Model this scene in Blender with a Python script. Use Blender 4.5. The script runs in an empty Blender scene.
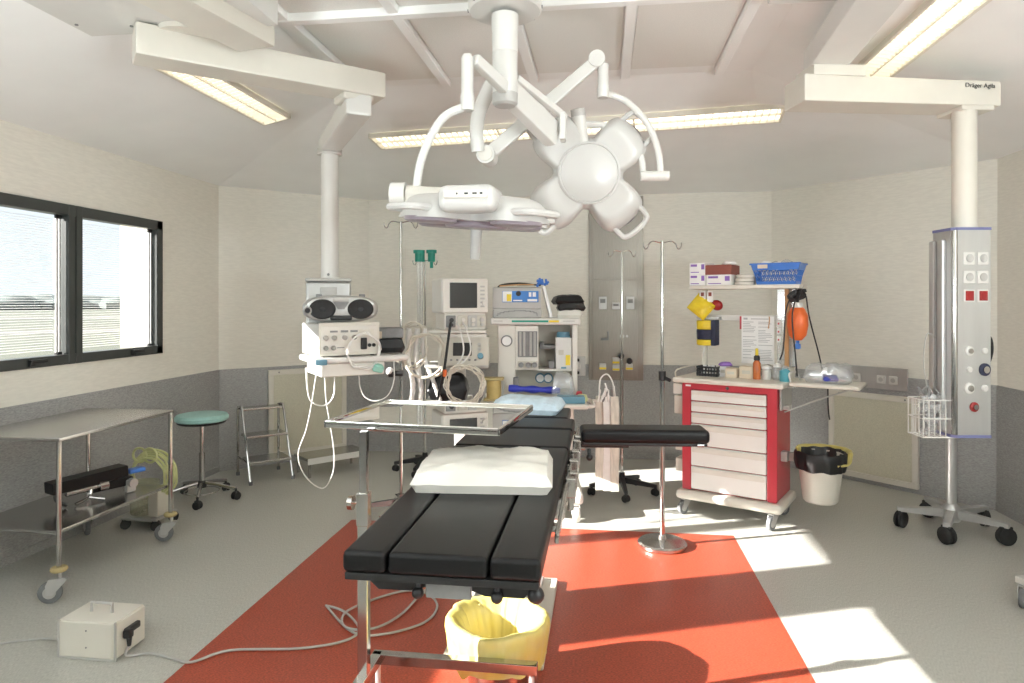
import bpy, bmesh, math, random
from mathutils import Vector, Matrix, Euler, noise
random.seed(7)
PI = math.pi
R = math.radians
S = bpy.context.scene
C = S.collection

# ------------------------------------------------------------------ camera
cd = bpy.data.cameras.new('camera')
cam = bpy.data.objects.new('camera', cd); C.objects.link(cam)
cd.sensor_width = 36.0; cd.lens = 670 / 1024 * 36.0
cd.shift_y = -39.5 / 1024
cd.clip_start = 0.05; cd.clip_end = 900
cam.location = (0, 0, 1.6); cam.rotation_euler = (PI / 2, 0, R(7.74))
S.camera = cam

# ------------------------------------------------------------------ exposure, sky, sun
S.view_settings.view_transform = 'Standard'
S.view_settings.look = 'None'
S.view_settings.gamma = 1.0
S.view_settings.use_curve_mapping = False
S.view_settings.exposure = 1.15
SUN_E, SKY_E, LAMP_E, BOUNCE_E = 15.0, 0.55, 0.9, 105.0
S.cycles.diffuse_bounces = 8; S.cycles.max_bounces = 14; S.cycles.transparent_max_bounces = 16; S.cycles.sample_clamp_indirect = 6.0

w = bpy.data.worlds.new('sky'); S.world = w; w.use_nodes = True
nt = w.node_tree; nt.nodes.clear()
wo = nt.nodes.new('ShaderNodeOutputWorld'); bg = nt.nodes.new('ShaderNodeBackground')
tc = nt.nodes.new('ShaderNodeTexCoord'); sp = nt.nodes.new('ShaderNodeSeparateXYZ')
cr = nt.nodes.new('ShaderNodeValToRGB')
cr.color_ramp.elements[0].position = 0.0; cr.color_ramp.elements[0].color = (0.80, 0.89, 0.96, 1)
cr.color_ramp.elements[1].position = 0.7; cr.color_ramp.elements[1].color = (0.80, 0.90, 1.0, 1)
nt.links.new(tc.outputs['Generated'], sp.inputs[0]); nt.links.new(sp.outputs['Z'], cr.inputs[0])
nt.links.new(cr.outputs[0], bg.inputs[0]); nt.links.new(bg.outputs[0], wo.inputs[0])
bg.inputs[1].default_value = SKY_E

sd = bpy.data.lights.new('sun', 'SUN'); sd.energy = SUN_E; sd.angle = R(0.53); sd.color = (1.0, 0.965, 0.91)
so = bpy.data.objects.new('sun', sd); C.objects.link(so)
sun_dir = Vector((0.932 * math.cos(R(22)), 0.362 * math.cos(R(22)), -math.sin(R(22))))
so.rotation_euler = sun_dir.to_track_quat('-Z', 'Y').to_euler(); so.location = (-8, -3, 6)

# daylight portals at the window openings (they only guide the sampling of the sky)
WIN = [(2.3, 5.06), (-0.95, 1.9)]
WZ0, WZ1 = 1.18, 2.26
for y0, y1 in WIN:
    ad = bpy.data.lights.new('window_daylight', 'AREA'); ad.shape = 'RECTANGLE'
    ad.size = WZ1 - WZ0; ad.size_y = y1 - y0
    ad.cycles.is_portal = True
    ao = bpy.data.objects.new('window_daylight', ad); C.objects.link(ao)
    ao.location = (-3.86, (y0 + y1) / 2, (WZ0 + WZ1) / 2); ao.rotation_euler = (0, -PI / 2, 0)

# two fill lights added behind the camera, bounced off the ceiling for brightness
for x_, k_ in ((-2.5, 0.40), (2.1, 0.60)):
    bd = bpy.data.lights.new('added_bounce_fill', 'AREA'); bd.shape = 'DISK'; bd.size = 1.0; bd.energy = BOUNCE_E * k_; bd.color = (0.90, 0.97, 1.0)
    bo = bpy.data.objects.new('added_bounce_fill', bd); C.objects.link(bo); bo.location = (x_, -0.1, 1.55)
    bo.rotation_euler = Vector((-0.1 * x_, 0.35, 1.0)).to_track_quat('-Z', 'Y').to_euler()

# ------------------------------------------------------------------ materials
def mat(name, col, rough=0.5, metal=0.0, var=0.0, scale=30.0, stretch=(1, 1, 1), bump=0.0, coat=0.0, spec=0.5, col2=None, emit=None, estr=0.0, coords='Object', aniso_rough=0.0):
    m = bpy.data.materials.new(name); m.use_nodes = True
    n = m.node_tree.nodes; l = m.node_tree.links
    b = n['Principled BSDF']
    b.inputs['Base Color'].default_value = (*col, 1); b.inputs['Roughness'].default_value = rough
    b.inputs['Metallic'].default_value = metal; b.inputs['Coat Weight'].default_value = coat
    b.inputs['Specular IOR Level'].default_value = spec
    if emit:
        b.inputs['Emission Color'].default_value = (*emit, 1); b.inputs['Emission Strength'].default_value = estr
    tcn = n.new('ShaderNodeTexCoord'); mp = n.new('ShaderNodeMapping'); mp.inputs['Scale'].default_value = stretch
    nz = n.new('ShaderNodeTexNoise'); nz.inputs['Scale'].default_value = scale; nz.inputs['Detail'].default_value = 4
    l.new(tcn.outputs[coords], mp.inputs[0]); l.new(mp.outputs[0], nz.inputs[0])
    rp = n.new('ShaderNodeValToRGB')
    c2 = col2 if col2 else tuple(max(0, c * (1 - var)) for c in col)
    rp.color_ramp.elements[0].position = 0.35; rp.color_ramp.elements[1].position = 0.65
    rp.color_ramp.elements[0].color = (*c2, 1); rp.color_ramp.elements[1].color = (*[min(1, c * (1 + var * 0.5)) for c in col], 1)
    l.new(nz.outputs[0], rp.inputs[0]); l.new(rp.outputs[0], b.inputs['Base Color'])
    if bump:
        bp = n.new('ShaderNodeBump'); bp.inputs['Strength'].default_value = bump; bp.inputs['Distance'].default_value = 0.004
        l.new(nz.outputs[0], bp.inputs['Height']); l.new(bp.outputs[0], b.inputs['Normal'])
    if aniso_rough:
        mr = n.new('ShaderNodeMapRange'); mr.inputs['To Min'].default_value = rough - aniso_rough; mr.inputs['To Max'].default_value = rough + aniso_rough
        l.new(nz.outputs[0], mr.inputs[0]); l.new(mr.outputs[0], b.inputs['Roughness'])
    return m

def clear_mat(name, col, gloss=0.12, alpha=0.25, rough=0.1):
    """thin see-through plastic or window glass: light goes straight through"""
    m = bpy.data.materials.new(name); m.use_nodes = True
    n = m.node_tree.nodes; l = m.node_tree.links; n.clear()
    o = n.new('ShaderNodeOutputMaterial'); t = n.new('ShaderNodeBsdfTransparent'); g = n.new('ShaderNodeBsdfGlossy')
    d = n.new('ShaderNodeBsdfDiffuse'); m1 = n.new('ShaderNodeMixShader'); m2 = n.new('ShaderNodeMixShader')
    nz = n.new('ShaderNodeTexNoise'); nz.inputs['Scale'].default_value = 12
    mr = n.new('ShaderNodeMapRange'); mr.inputs['To Min'].default_value = alpha * 0.6; mr.inputs['To Max'].default_value = min(1, alpha * 1.4)
    l.new(nz.outputs[0], mr.inputs[0])
    d.inputs[0].default_value = (*col, 1); g.inputs['Roughness'].default_value = rough
    l.new(mr.outputs[0], m1.inputs[0]); l.new(t.outputs[0], m1.inputs[1]); l.new(d.outputs[0], m1.inputs[2])
    m2.inputs[0].default_value = gloss; l.new(m1.outputs[0], m2.inputs[1]); l.new(g.outputs[0], m2.inputs[2])
    l.new(m2.outputs[0], o.inputs[0]); return m

M = {}
M['wall'] = mat('cream_wall_paint', (0.76, 0.735, 0.665), 0.6, var=0.05, scale=14, stretch=(1, 1, 6), spec=0.3)
M['ceiling'] = mat('white_ceiling_paint', (0.86, 0.86, 0.845), 0.55, var=0.02, scale=3, spec=0.25)
M['wainscot'] = mat('grey_vinyl_wainscot', (0.36, 0.36, 0.355), 0.42, var=0.26, scale=55, stretch=(1, 1, 5), spec=0.4)
M['floor'] = mat('grey_beige_vinyl_floor', (0.46, 0.455, 0.415), 0.34, var=0.22, scale=70, stretch=(4, 0.8, 1), spec=0.45)
M['red_floor'] = mat('red_vinyl_floor', (0.39, 0.066, 0.033), 0.36, var=0.5, scale=80, stretch=(1.2, 3, 1), spec=0.4)
M['white'] = mat('white_enamel', (0.66, 0.65, 0.62), 0.3, var=0.02, scale=6, coat=0.2)
M['cream'] = mat('cream_enamel', (0.66, 0.63, 0.56), 0.35, var=0.03, scale=6)
M['beige'] = mat('beige_plastic', (0.55, 0.52, 0.45), 0.45, var=0.04, scale=8)
M['pale'] = mat('pale_plastic', (0.68, 0.655, 0.60), 0.4, var=0.03, scale=8)
M['grey'] = mat('light_grey_plastic', (0.46, 0.45, 0.43), 0.4, var=0.05, scale=10)
M['greymetal'] = mat('satin_grey_metal', (0.52, 0.52, 0.51), 0.36, 0.6, var=0.05, scale=20, stretch=(1, 1, 0.1))
M['midgrey'] = mat('mid_grey_plastic', (0.22, 0.22, 0.22), 0.45, var=0.08)
M['steel'] = mat('brushed_steel', (0.50, 0.49, 0.47), 0.24, 1.0, var=0.06, scale=40, stretch=(12, 1, 1), aniso_rough=0.06)
M['wallsteel'] = mat('brushed_steel_wall', (0.28, 0.26, 0.23), 0.32, 1.0, var=0.10, scale=30, stretch=(14, 14, 0.4), aniso_rough=0.07)
M['mirror'] = mat('polished_steel', (0.78, 0.77, 0.74), 0.015, 1.0, var=0.03, scale=5)
M['chrome'] = mat('chrome_tube', (0.50, 0.49, 0.475), 0.12, 1.0, var=0.03, scale=8)
M['black'] = mat('black_vinyl', (0.006, 0.006, 0.0065), 0.40, var=0.2, scale=160, bump=0.06, spec=0.30)
M['blackplastic'] = mat('black_plastic', (0.015, 0.015, 0.016), 0.4, var=0.2, scale=30)
M['rubber'] = mat('black_rubber', (0.02, 0.02, 0.02), 0.7, var=0.2, scale=40)
M['greyrubber'] = mat('grey_rubber', (0.16, 0.165, 0.17), 0.6, var=0.1, scale=40)
M['screen'] = mat('dark_screen', (0.012, 0.011, 0.011), 0.18, var=0.1, scale=4)
M['anthracite'] = mat('anthracite_window_frame', (0.045, 0.05, 0.048), 0.38, var=0.06, scale=20)
M['panelmesh'] = mat('perforated_grey_panel', (0.76, 0.75, 0.71), 0.6, var=0.05, scale=160, spec=0.2)
M['ventmesh'] = mat('perforated_beige_grille', (0.60, 0.575, 0.46), 0.55, var=0.12, scale=150, spec=0.3)
M['teal'] = mat('pale_teal_vinyl', (0.30, 0.52, 0.49), 0.42, var=0.06, scale=30)
M['red'] = mat('red_enamel', (0.50, 0.035, 0.055), 0.32, var=0.05, scale=8, coat=0.2)
M['drawer'] = mat('white_drawer_front', (0.76, 0.755, 0.73), 0.35, var=0.02, scale=6)
M['foam'] = mat('white_plastic_wrap', (0.72, 0.70, 0.64), 0.3, var=0.05, scale=9, bump=0.25)
M['bluecloth'] = mat('pale_blue_cloth', (0.62, 0.76, 0.86), 0.7, var=0.14, scale=16, bump=0.4)
M['yellow'] = mat('yellow_liner', (0.62, 0.52, 0.13), 0.42, var=0.06, scale=10, bump=0.35, col2=(0.60, 0.52, 0.20))
M['yellowbright'] = mat('bright_yellow_plastic', (0.80, 0.60, 0.03), 0.4, var=0.1, scale=12)
M['navy'] = mat('navy_fabric', (0.02, 0.025, 0.06), 0.6, var=0.2, scale=40)
M['orange'] = mat('orange_plastic', (0.78, 0.15, 0.03), 0.4, var=0.1, scale=10)
M['bottleorange'] = mat('amber_bottle', (0.55, 0.15, 0.04), 0.25, var=0.1, scale=10)
M['blue'] = mat('blue_plastic', (0.06, 0.20, 0.62), 0.35, var=0.06, scale=10)
M['deepblue'] = mat('deep_blue_wrap', (0.02, 0.035, 0.40), 0.45, var=0.15, scale=20)
M['labelblue'] = mat('blue_label_print', (0.05, 0.20, 0.55), 0.5, var=0.05, scale=10)
M['green'] = mat('green_plastic', (0.01, 0.27, 0.20), 0.4, var=0.08, scale=10)
M['aqua'] = mat('aqua_plastic', (0.30, 0.62, 0.52), 0.4, var=0.08, scale=10)
M['bluegreen'] = mat('dusty_blue_plastic', (0.12, 0.27, 0.36), 0.45, var=0.08, scale=10)
M['cyanliquid'] = mat('blue_liquid', (0.10, 0.36, 0.44), 0.2, var=0.06, scale=10)
M['brown'] = mat('brown_card', (0.25, 0.07, 0.05), 0.6, var=0.08, scale=12)
M['card'] = mat('pale_cardboard', (0.68, 0.58, 0.45), 0.7, var=0.05, scale=12)
M['pouchpaper'] = mat('creased_pouch_paper', (0.60, 0.57, 0.49), 0.5, var=0.18, scale=18, stretch=(3, 3, 0.5), bump=0.3)
M['wood'] = mat('tan_plastic_strip', (0.55, 0.30, 0.13), 0.5, var=0.1, scale=12)
M['purple'] = mat('purple_print', (0.24, 0.13, 0.45), 0.6, var=0.06, scale=12)
M['paper'] = mat('white_paper', (0.80, 0.80, 0.79), 0.7, var=0.02, scale=12)
M['ink'] = mat('grey_print', (0.42, 0.42, 0.43), 0.7, var=0.05, scale=12)
M['inkblack'] = mat('black_print', (0.03, 0.03, 0.03), 0.6, var=0.05, scale=12)
M['darkred'] = mat('dark_red_plastic', (0.32, 0.012, 0.012), 0.4, var=0.1, scale=12)
M['tan'] = mat('tan_rubber_bumper', (0.45, 0.36, 0.17), 0.6, var=0.08, scale=12)
M['hose'] = mat('cream_hose', (0.66, 0.62, 0.53), 0.35, var=0.08, scale=20)
M['clearhose'] = mat('milky_hose', (0.74, 0.73, 0.70), 0.3, var=0.05, scale=20)
M['cablegrey'] = mat('grey_cable', (0.42, 0.41, 0.39), 0.5, var=0.05, scale=20)
M['greentube'] = mat('yellow_green_tubing', (0.58, 0.60, 0.30), 0.3, var=0.1, scale=20)
M['lens'] = mat('mauve_lens_ring', (0.30, 0.26, 0.30), 0.3, var=0.06, scale=20)
M['lampshell'] = mat('white_lamp_shell', (0.56, 0.55, 0.53), 0.3, var=0.02, scale=4, coat=0.15)
M['gold'] = mat('amber_canister', (0.56, 0.42, 0.16), 0.3, var=0.12, scale=14)
M['violet'] = mat('violet_edge_strip', (0.16, 0.17, 0.34), 0.4, var=0.06, scale=14)
M['glass'] = clear_mat('window_glass', (0.9, 0.95, 0.95), gloss=0.05, alpha=0.0, rough=0.02)
M['clear'] = clear_mat('clear_plastic', (0.75, 0.78, 0.80), gloss=0.14, alpha=0.28)
M['clearyellow'] = clear_mat('clear_yellowish_plastic', (0.55, 0.55, 0.33), gloss=0.08, alpha=0.35)
M['slat'] = mat('white_blind_slat', (0.80, 0.80, 0.78), 0.5, var=0.02)
M['glow'] = mat('lit_diffuser', (0.9, 0.88, 0.8), 0.5, emit=(1.0, 0.90, 0.72), estr=LAMP_E)
M['louvre'] = mat('pale_louvre', (0.74, 0.71, 0.62), 0.4, var=0.03, scale=20)
M['whitewall'] = mat('white_render', (0.34, 0.325, 0.27), 0.8, var=0.03, scale=4)
M['trunk'] = mat('distant_foliage', (0.10, 0.125, 0.12), 0.9, var=0.3, scale=0.2, coords='Object')
M['field'] = mat('dry_grass_field', (0.085, 0.088, 0.066), 0.9, var=0.25, scale=0.05, stretch=(1, 0.1, 1), col2=(0.06, 0.075, 0.05))
M['road'] = mat('pale_gravel_road', (0.16, 0.157, 0.148), 0.9, var=0.08, scale=1.0)

# ------------------------------------------------------------------ mesh builder
def smooth_path(pts, n=6, closed=False):
    P = [Vector(p) for p in pts]; out = []
    k = len(P)
    rng = range(k) if closed else range(k - 1)
    for i in rng:
        if closed:
            a, b, c, d = P[(i - 1) % k], P[i], P[(i + 1) % k], P[(i + 2) % k]
        else:
            a, b, c, d = P[max(i - 1, 0)], P[i], P[i + 1], P[min(i + 2, k - 1)]
        for j in range(n):
            t = j / n
            out.append(0.5 * ((2 * b) + (-a + c) * t + (2 * a - 5 * b + 4 * c - d) * t * t + (-a + 3 * b - 3 * c + d) * t ** 3))
    if not closed: out.append(P[-1])
    return out

class B:
    def __init__(s, off=(0, 0, 0), rot=0.0):
        s.bm = bmesh.new(); s.wn = False
        s.T = Matrix.Rotation(-rot, 4, 'Z') @ Matrix.Translation(-Vector(off)) if (rot or tuple(off) != (0, 0, 0)) else None
    def _fin(s, vs, M4=None):
        if M4 is not None: bmesh.ops.transform(s.bm, matrix=M4, verts=vs)
    def box(s, x0, x1, y0, y1, z0, z1, bev=0.0, seg=2, rot=None, tf=None):
        c = Vector(((x0 + x1) / 2, (y0 + y1) / 2, (z0 + z1) / 2))
        r = bmesh.ops.create_cube(s.bm, size=1.0); vs = r['verts']
        sx, sy, sz = x1 - x0, y1 - y0, z1 - z0
        bmesh.ops.scale(s.bm, vec=(sx, sy, sz), verts=vs)
        if bev > 0:
            s.wn = True
            bev = min(bev, 0.49 * min(abs(sx), abs(sy), abs(sz)))
            es = list({e for v in vs for e in v.link_edges})
            g = bmesh.ops.bevel(s.bm, geom=es, offset=bev, segments=seg, profile=0.5, affect='EDGES')
            vs = list({v for f in g['faces'] for v in f.verts} | {v for v in vs if v.is_valid})
        m = Matrix.Translation(c)
        if rot is not None: m = m @ Euler(rot).to_matrix().to_4x4()
        if tf is not None: m = tf @ m
        s._fin(vs, m); return s
    def cyl(s, p0, p1, r0, r1=None, n=16, caps=True):
        p0, p1 = Vector(p0), Vector(p1); d = p1 - p0
        r1 = r0 if r1 is None else r1
        q = d.to_track_quat('Z', 'Y').to_matrix()
        a = []; b = []
        for i in range(n):
            t = 2 * PI * i / n; u = q @ Vector((math.cos(t), math.sin(t), 0))
            a.append(s.bm.verts.new(p0 + u * r0)); b.append(s.bm.verts.new(p1 + u * r1))
        for i in range(n):
            j = (i + 1) % n; s.bm.faces.new((a[i], a[j], b[j], b[i]))
        if caps:
            s.bm.faces.new(a[::-1]); s.bm.faces.new(b)
        return s
    def tube(s, pts, r, n=8, sm=6, closed=False):
        P = smooth_path(pts, sm, closed) if sm else [Vector(p) for p in pts]
        k = len(P); rings = []; prev = None
        for i, p in enumerate(P):
            if closed: d = P[(i + 1) % k] - P[i - 1]
            else: d = P[min(i + 1, k - 1)] - P[max(i - 1, 0)]
            if d.length < 1e-9: d = Vector((0, 0, 1))
            d.normalize()
            if prev is None:
                up = Vector((0, 0, 1)) if abs(d.z) < 0.9 else Vector((1, 0, 0))
                u = d.cross(up).normalized()
            else:
                u = prev - d * prev.dot(d)
                u = u.normalized() if u.length > 1e-6 else d.orthogonal().normalized()
            prev = u; v = d.cross(u)
            rr = r(i / max(1, k - 1)) if callable(r) else r
            rings.append([s.bm.verts.new(p + (u * math.cos(2 * PI * j / n) + v * math.sin(2 * PI * j / n)) * rr) for j in range(n)])
        for i in range(k if closed else k - 1):
            A, Bq = rings[i], rings[(i + 1) % k]
            for j in range(n):
                s.bm.faces.new((A[j], A[(j + 1) % n], Bq[(j + 1) % n], Bq[j]))
        if not closed:
            s.bm.faces.new(rings[0][::-1]); s.bm.faces.new(rings[-1])
        return s
    def lathe(s, prof, n=32, c=(0, 0, 0), tf=None, fn=None):
        c = Vector(c); rings = []
        for r, z in prof:
            if r < 1e-6: rings.append([s.bm.verts.new(Vector((0, 0, z)))])
            else: rings.append([s.bm.verts.new(Vector((r * math.cos(2 * PI * i / n), r * math.sin(2 * PI * i / n), z))) for i in range(n)])
        for A, Bq in zip(rings[:-1], rings[1:]):
            if len(A) == 1 and len(Bq) == 1: continue
            for i in range(n):
                j = (i + 1) % n
                if len(A) == 1: s.bm.faces.new((A[0], Bq[j], Bq[i]))
                elif len(Bq) == 1: s.bm.faces.new((A[i], A[j], Bq[0]))
                else: s.bm.faces.new((A[i], A[j], Bq[j], Bq[i]))
        vs = [v for q in rings for v in q]
        if fn:
            for v in vs: v.co = fn(v.co)
        m = Matrix.Translation(c)
        if tf is not None: m = tf @ m
        s._fin(vs, m); return s
    def prism(s, poly, z0, z1, tf=None):
        a = [s.bm.verts.new((x, y, z0)) for x, y in poly]; b = [s.bm.verts.new((x, y, z1)) for x, y in poly]
        k = len(poly)
        s.bm.faces.new(a[::-1]); s.bm.faces.new(b)
        for i in range(k):
            j = (i + 1) % k; s.bm.faces.new((a[i], a[j], b[j], b[i]))
        if tf is not None: s._fin(a + b, tf)
        return s
    def faces(s, vs, fs):
        v = [s.bm.verts.new(p) for p in vs]
        for f in fs: s.bm.faces.new([v[i] for i in f])
        return s
    def ball(s, c, r, sc=(1, 1, 1), u=16, v=10):
        q = bmesh.ops.create_uvsphere(s.bm, u_segments=u, v_segments=v, radius=r)
        bmesh.ops.scale(s.bm, vec=sc, verts=q['verts']); bmesh.ops.translate(s.bm, vec=c, verts=q['verts']); return s
    def cushion(s, cx, cy, z0, sx, sy, sz, n=18, rot=0.0, ex=0.22, wr=0.006, seed=0, flat=0.0, wf=9.0):
        """a soft closed bag of stuffing lying on z0"""
        top = {}; bot = {}
        cr_, sr = math.cos(rot), math.sin(rot)
        for i in range(n + 1):
            for j in range(n + 1):
                u, v = -1 + 2 * i / n, -1 + 2 * j / n
                e = max(0.0, (1 - abs(u) ** 4) * (1 - abs(v) ** 4)) ** ex
                shr = 1 - 0.05 * (1 - abs(u)) * abs(v) ** 6 - 0.0
                x, y = u * sx / 2 * (1 - 0.05 * (abs(v) < 0.999) * 0), v * sy / 2
                x *= 1 - 0.06 * abs(v) ** 4 * 0; y *= 1
                nz = noise.noise(Vector((x * wf + seed, y * wf, seed * 1.7))) * wr + noise.noise(Vector((x * wf * 3 + seed, y * wf * 3, seed))) * wr * 0.5
                xr, yr = cx + x * cr_ - y * sr, cy + x * sr + y * cr_
                zt = z0 + sz * (0.35 + 0.65 * e) + nz
                zb = z0 + sz * 0.35 * (1 - min(1, e * 1.6))
                edge = i in (0, n) or j in (0, n)
                if edge:
                    t = s.bm.verts.new((xr, yr, z0 + sz * 0.35 + nz * 0.3)); top[i, j] = bot[i, j] = t
                else:
                    top[i, j] = s.bm.verts.new((xr, yr, zt)); bot[i, j] = s.bm.verts.new((xr, yr, zb))
        for i in range(n):
            for j in range(n):
                s.bm.faces.new((top[i, j], top[i + 1, j], top[i + 1, j + 1], top[i, j + 1]))
                q = (bot[i, j + 1], bot[i + 1, j + 1], bot[i + 1, j], bot[i, j])
                s.bm.faces.new(q)
        return s
    def build(s, name, m, parent=None, ang=35, kind=None, label=None, loc=None, rot=None):
        if s.T is not None: bmesh.ops.transform(s.bm, matrix=s.T, verts=s.bm.verts)
        bmesh.ops.recalc_face_normals(s.bm, faces=s.bm.faces)
        me = bpy.data.meshes.new(name); s.bm.to_mesh(me); s.bm.free()
        me.materials.append(M[m] if isinstance(m, str) else m)
        for p in me.polygons: p.use_smooth = True
        me.set_sharp_from_angle(angle=R(ang))
        o = bpy.data.objects.new(name, me); C.objects.link(o)
        if s.wn:
            wm = o.modifiers.new('weighted_normals', 'WEIGHTED_NORMAL'); wm.keep_sharp = True; wm.weight = 90
        if parent is not None: o.parent = parent
        if loc is not None: o.location = loc
        if rot is not None: o.rotation_euler = rot
        if kind: o['kind'] = kind
        if label: o['label'] = label
        return o

def thing(name, label, cat, loc=(0, 0, 0), rz=0.0, group=None):
    o = bpy.data.objects.new(name, None); C.objects.link(o); o.empty_display_size = 0.05
    o.location = loc; o.rotation_euler = (0, 0, rz); o['label'] = label; o['category'] = cat
    if group: o['group'] = group
    return o
def tag(o, label, cat, group=None):
    o['label'] = label; o['category'] = cat
    if group: o['group'] = group
    return o
def copy_tree(o, loc, rz=None, label=None, name=None):
    def rec(q, par):
        c = q.copy(); C.objects.link(c)
        if par is not None: c.parent = par
        for ch in list(q.children): rec(ch, c)
        return c
    r = rec(o, None); r.location = loc
    if rz is not None: r.rotation_euler = (0, 0, rz)
    if label: r['label'] = label
    return r
def text_part(txt, size, parent, loc, rot, m, name='lettering', depth=0.0008):
    cu = bpy.data.curves.new(name, 'FONT'); cu.body = txt; cu.size = size; cu.extrude = depth
    t = bpy.data.objects.new(name, cu); C.objects.link(t)
    bpy.context.view_layer.update()
    me = bpy.data.meshes.new_from_object(t.evaluated_get(bpy.context.evaluated_depsgraph_get()))
    bpy.data.objects.remove(t); bpy.data.curves.remove(cu)
    me.materials.clear(); me.materials.append(M[m])
    o = bpy.data.objects.new(name, me); C.objects.link(o); o.parent = parent; o.location = loc; o.rotation_euler = rot
    return o

# ================================================================== ROOM
XL, XR, YB, YF = -3.6, 3.0, 6.95, -1.4
HW, HC = 2.70, 3.10
OCT = [(-3.6, 5.9), (-2.5, YB), (1.66, YB), (XR, 5.6), (XR, -0.1), (1.66, YF), (-2.5, YF), (-3.6, -0.35)]
T = 0.25
WH = 0.96

def wall_seg(name, p, q, z0=0, z1=HW + 0.06):
    """wall whose inner face runs p -> q, room on the right-hand side"""
    p, q = Vector(p), Vector(q); d = (q - p).normalized(); nrm = Vector((-d.y, d.x))
    a, b = p, q; a2, b2 = p + nrm * T - d * 0.12, q + nrm * T + d * 0.12
    o = B().prism([tuple(a), tuple(b), tuple(b2), tuple(a2)], z0, z1).build(name, 'wall', kind='structure')
    return o
def strip(p, q, z0, z1, th, inset=0.0):
    p, q = Vector(p), Vector(q); d = (q - p).normalized(); nrm = Vector((d.y, -d.x))
    k = th * 0.45
    return [tuple(p), tuple(q), tuple(q + nrm * th - d * k), tuple(p + nrm * th + d * k)], z0, z1

# floor and its red inlay
B().prism(OCT, -0.12, 0.0).build('floor', 'floor', kind='structure')
B().prism([(-1.83, 1.4), (0.885, 1.4), (0.885, 4.75), (-1.83, 4.72)], 0.0, 0.0012).build('trim_1', 'red_floor', kind='structure')

walls = {'wall_back_left': (OCT[0], OCT[1]), 'wall_back': (OCT[1], OCT[2]), 'wall_back_right': (OCT[2], OCT[3]),
         'wall_right': (OCT[3], OCT[4]), 'wall_front_right': (OCT[4], OCT[5]), 'wall_front': (OCT[5], OCT[6]), 'wall_front_left': (OCT[6], OCT[7])}
wobj = {}
for k, (p, q) in walls.items(): wobj[k] = wall_seg(k, p, q)
# left wall with the two window openings
b = B()
ys = [-0.35 - 0.1] + [y for w_ in sorted(WIN) for y in w_] + [5.9 + 0.1]
b.box(XL - T, XL, ys[0], ys[-1], 0, WZ0); b.box(XL - T, XL, ys[0], ys[-1], WZ1, HW + 0.06)
for i in range(0, len(ys), 2): b.box(XL - T, XL, ys[i], ys[i + 1], WZ0, WZ1)
wobj['wall_left'] = b.build('wall_left', 'wall', kind='structure')
walls['wall_left'] = (OCT[7], OCT[0])
n = 1
for k, (p, q) in walls.items():
    B().prism(*strip(p, q, 0.0, WH, 0.008)).build('wainscot', 'wainscot', wobj[k])
    side = k[5:]
    B().prism(*strip(p, q, 0.0, 0.055, 0.016)).build('baseboard_' + side, 'wainscot', kind='structure')

# ceiling: flat middle, facets falling to the eight walls
FX0, FX1, FY0, FY1 = -1.75, 0.95, 1.0, 4.5
v = [(x, y, HW) for x, y in OCT] + [(FX0, FY1, HC), (FX1, FY1, HC), (FX1, FY0, HC), (FX0, FY0, HC)]
f = [(8, 9, 10, 11), (0, 1, 8), (1, 2, 9, 8), (2, 3, 9), (3, 4, 10, 9), (4, 5, 10), (5, 6, 11, 10), (6, 7, 11), (7, 0, 8, 11)]
b = B(); b.faces(v, f)
ceil = b.build('ceiling', 'ceiling', kind='structure', ang=3)
b = B(); b.box(XL - T, XR + T, YF - T, YB + T, HC + 0.06, HC + 0.16); b.build('ceiling_slab', 'ceiling', ceil)
# laminar air panels in the flat middle
px = [-1.64, -1.05, -0.455, 0.14, 0.735]; py = [1.2, 2.25, 3.3, 4.38]
for i in range(4):
    for j in range(3):
        B().box(px[i] + 0.035, px[i + 1] - 0.035, py[j] + 0.03, py[j + 1] - 0.03, HC - 0.012, HC - 0.002, 0.003, 1).build('air_panel', 'panelmesh', ceil)
for i in range(5):
    B().box(px[i] - 0.028, px[i] + 0.028, py[0] - 0.03, py[-1] + 0.06, HC - 0.045, HC, 0.004, 1).build('panel_beam', 'ceiling', ceil)
for j in range(3):
    B().box(px[0] - 0.03, px[-1] + 0.03, py[j] - 0.03, py[j] + 0.03, HC - 0.052, HC, 0.004, 1).build('panel_beam', 'ceiling', ceil)

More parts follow.
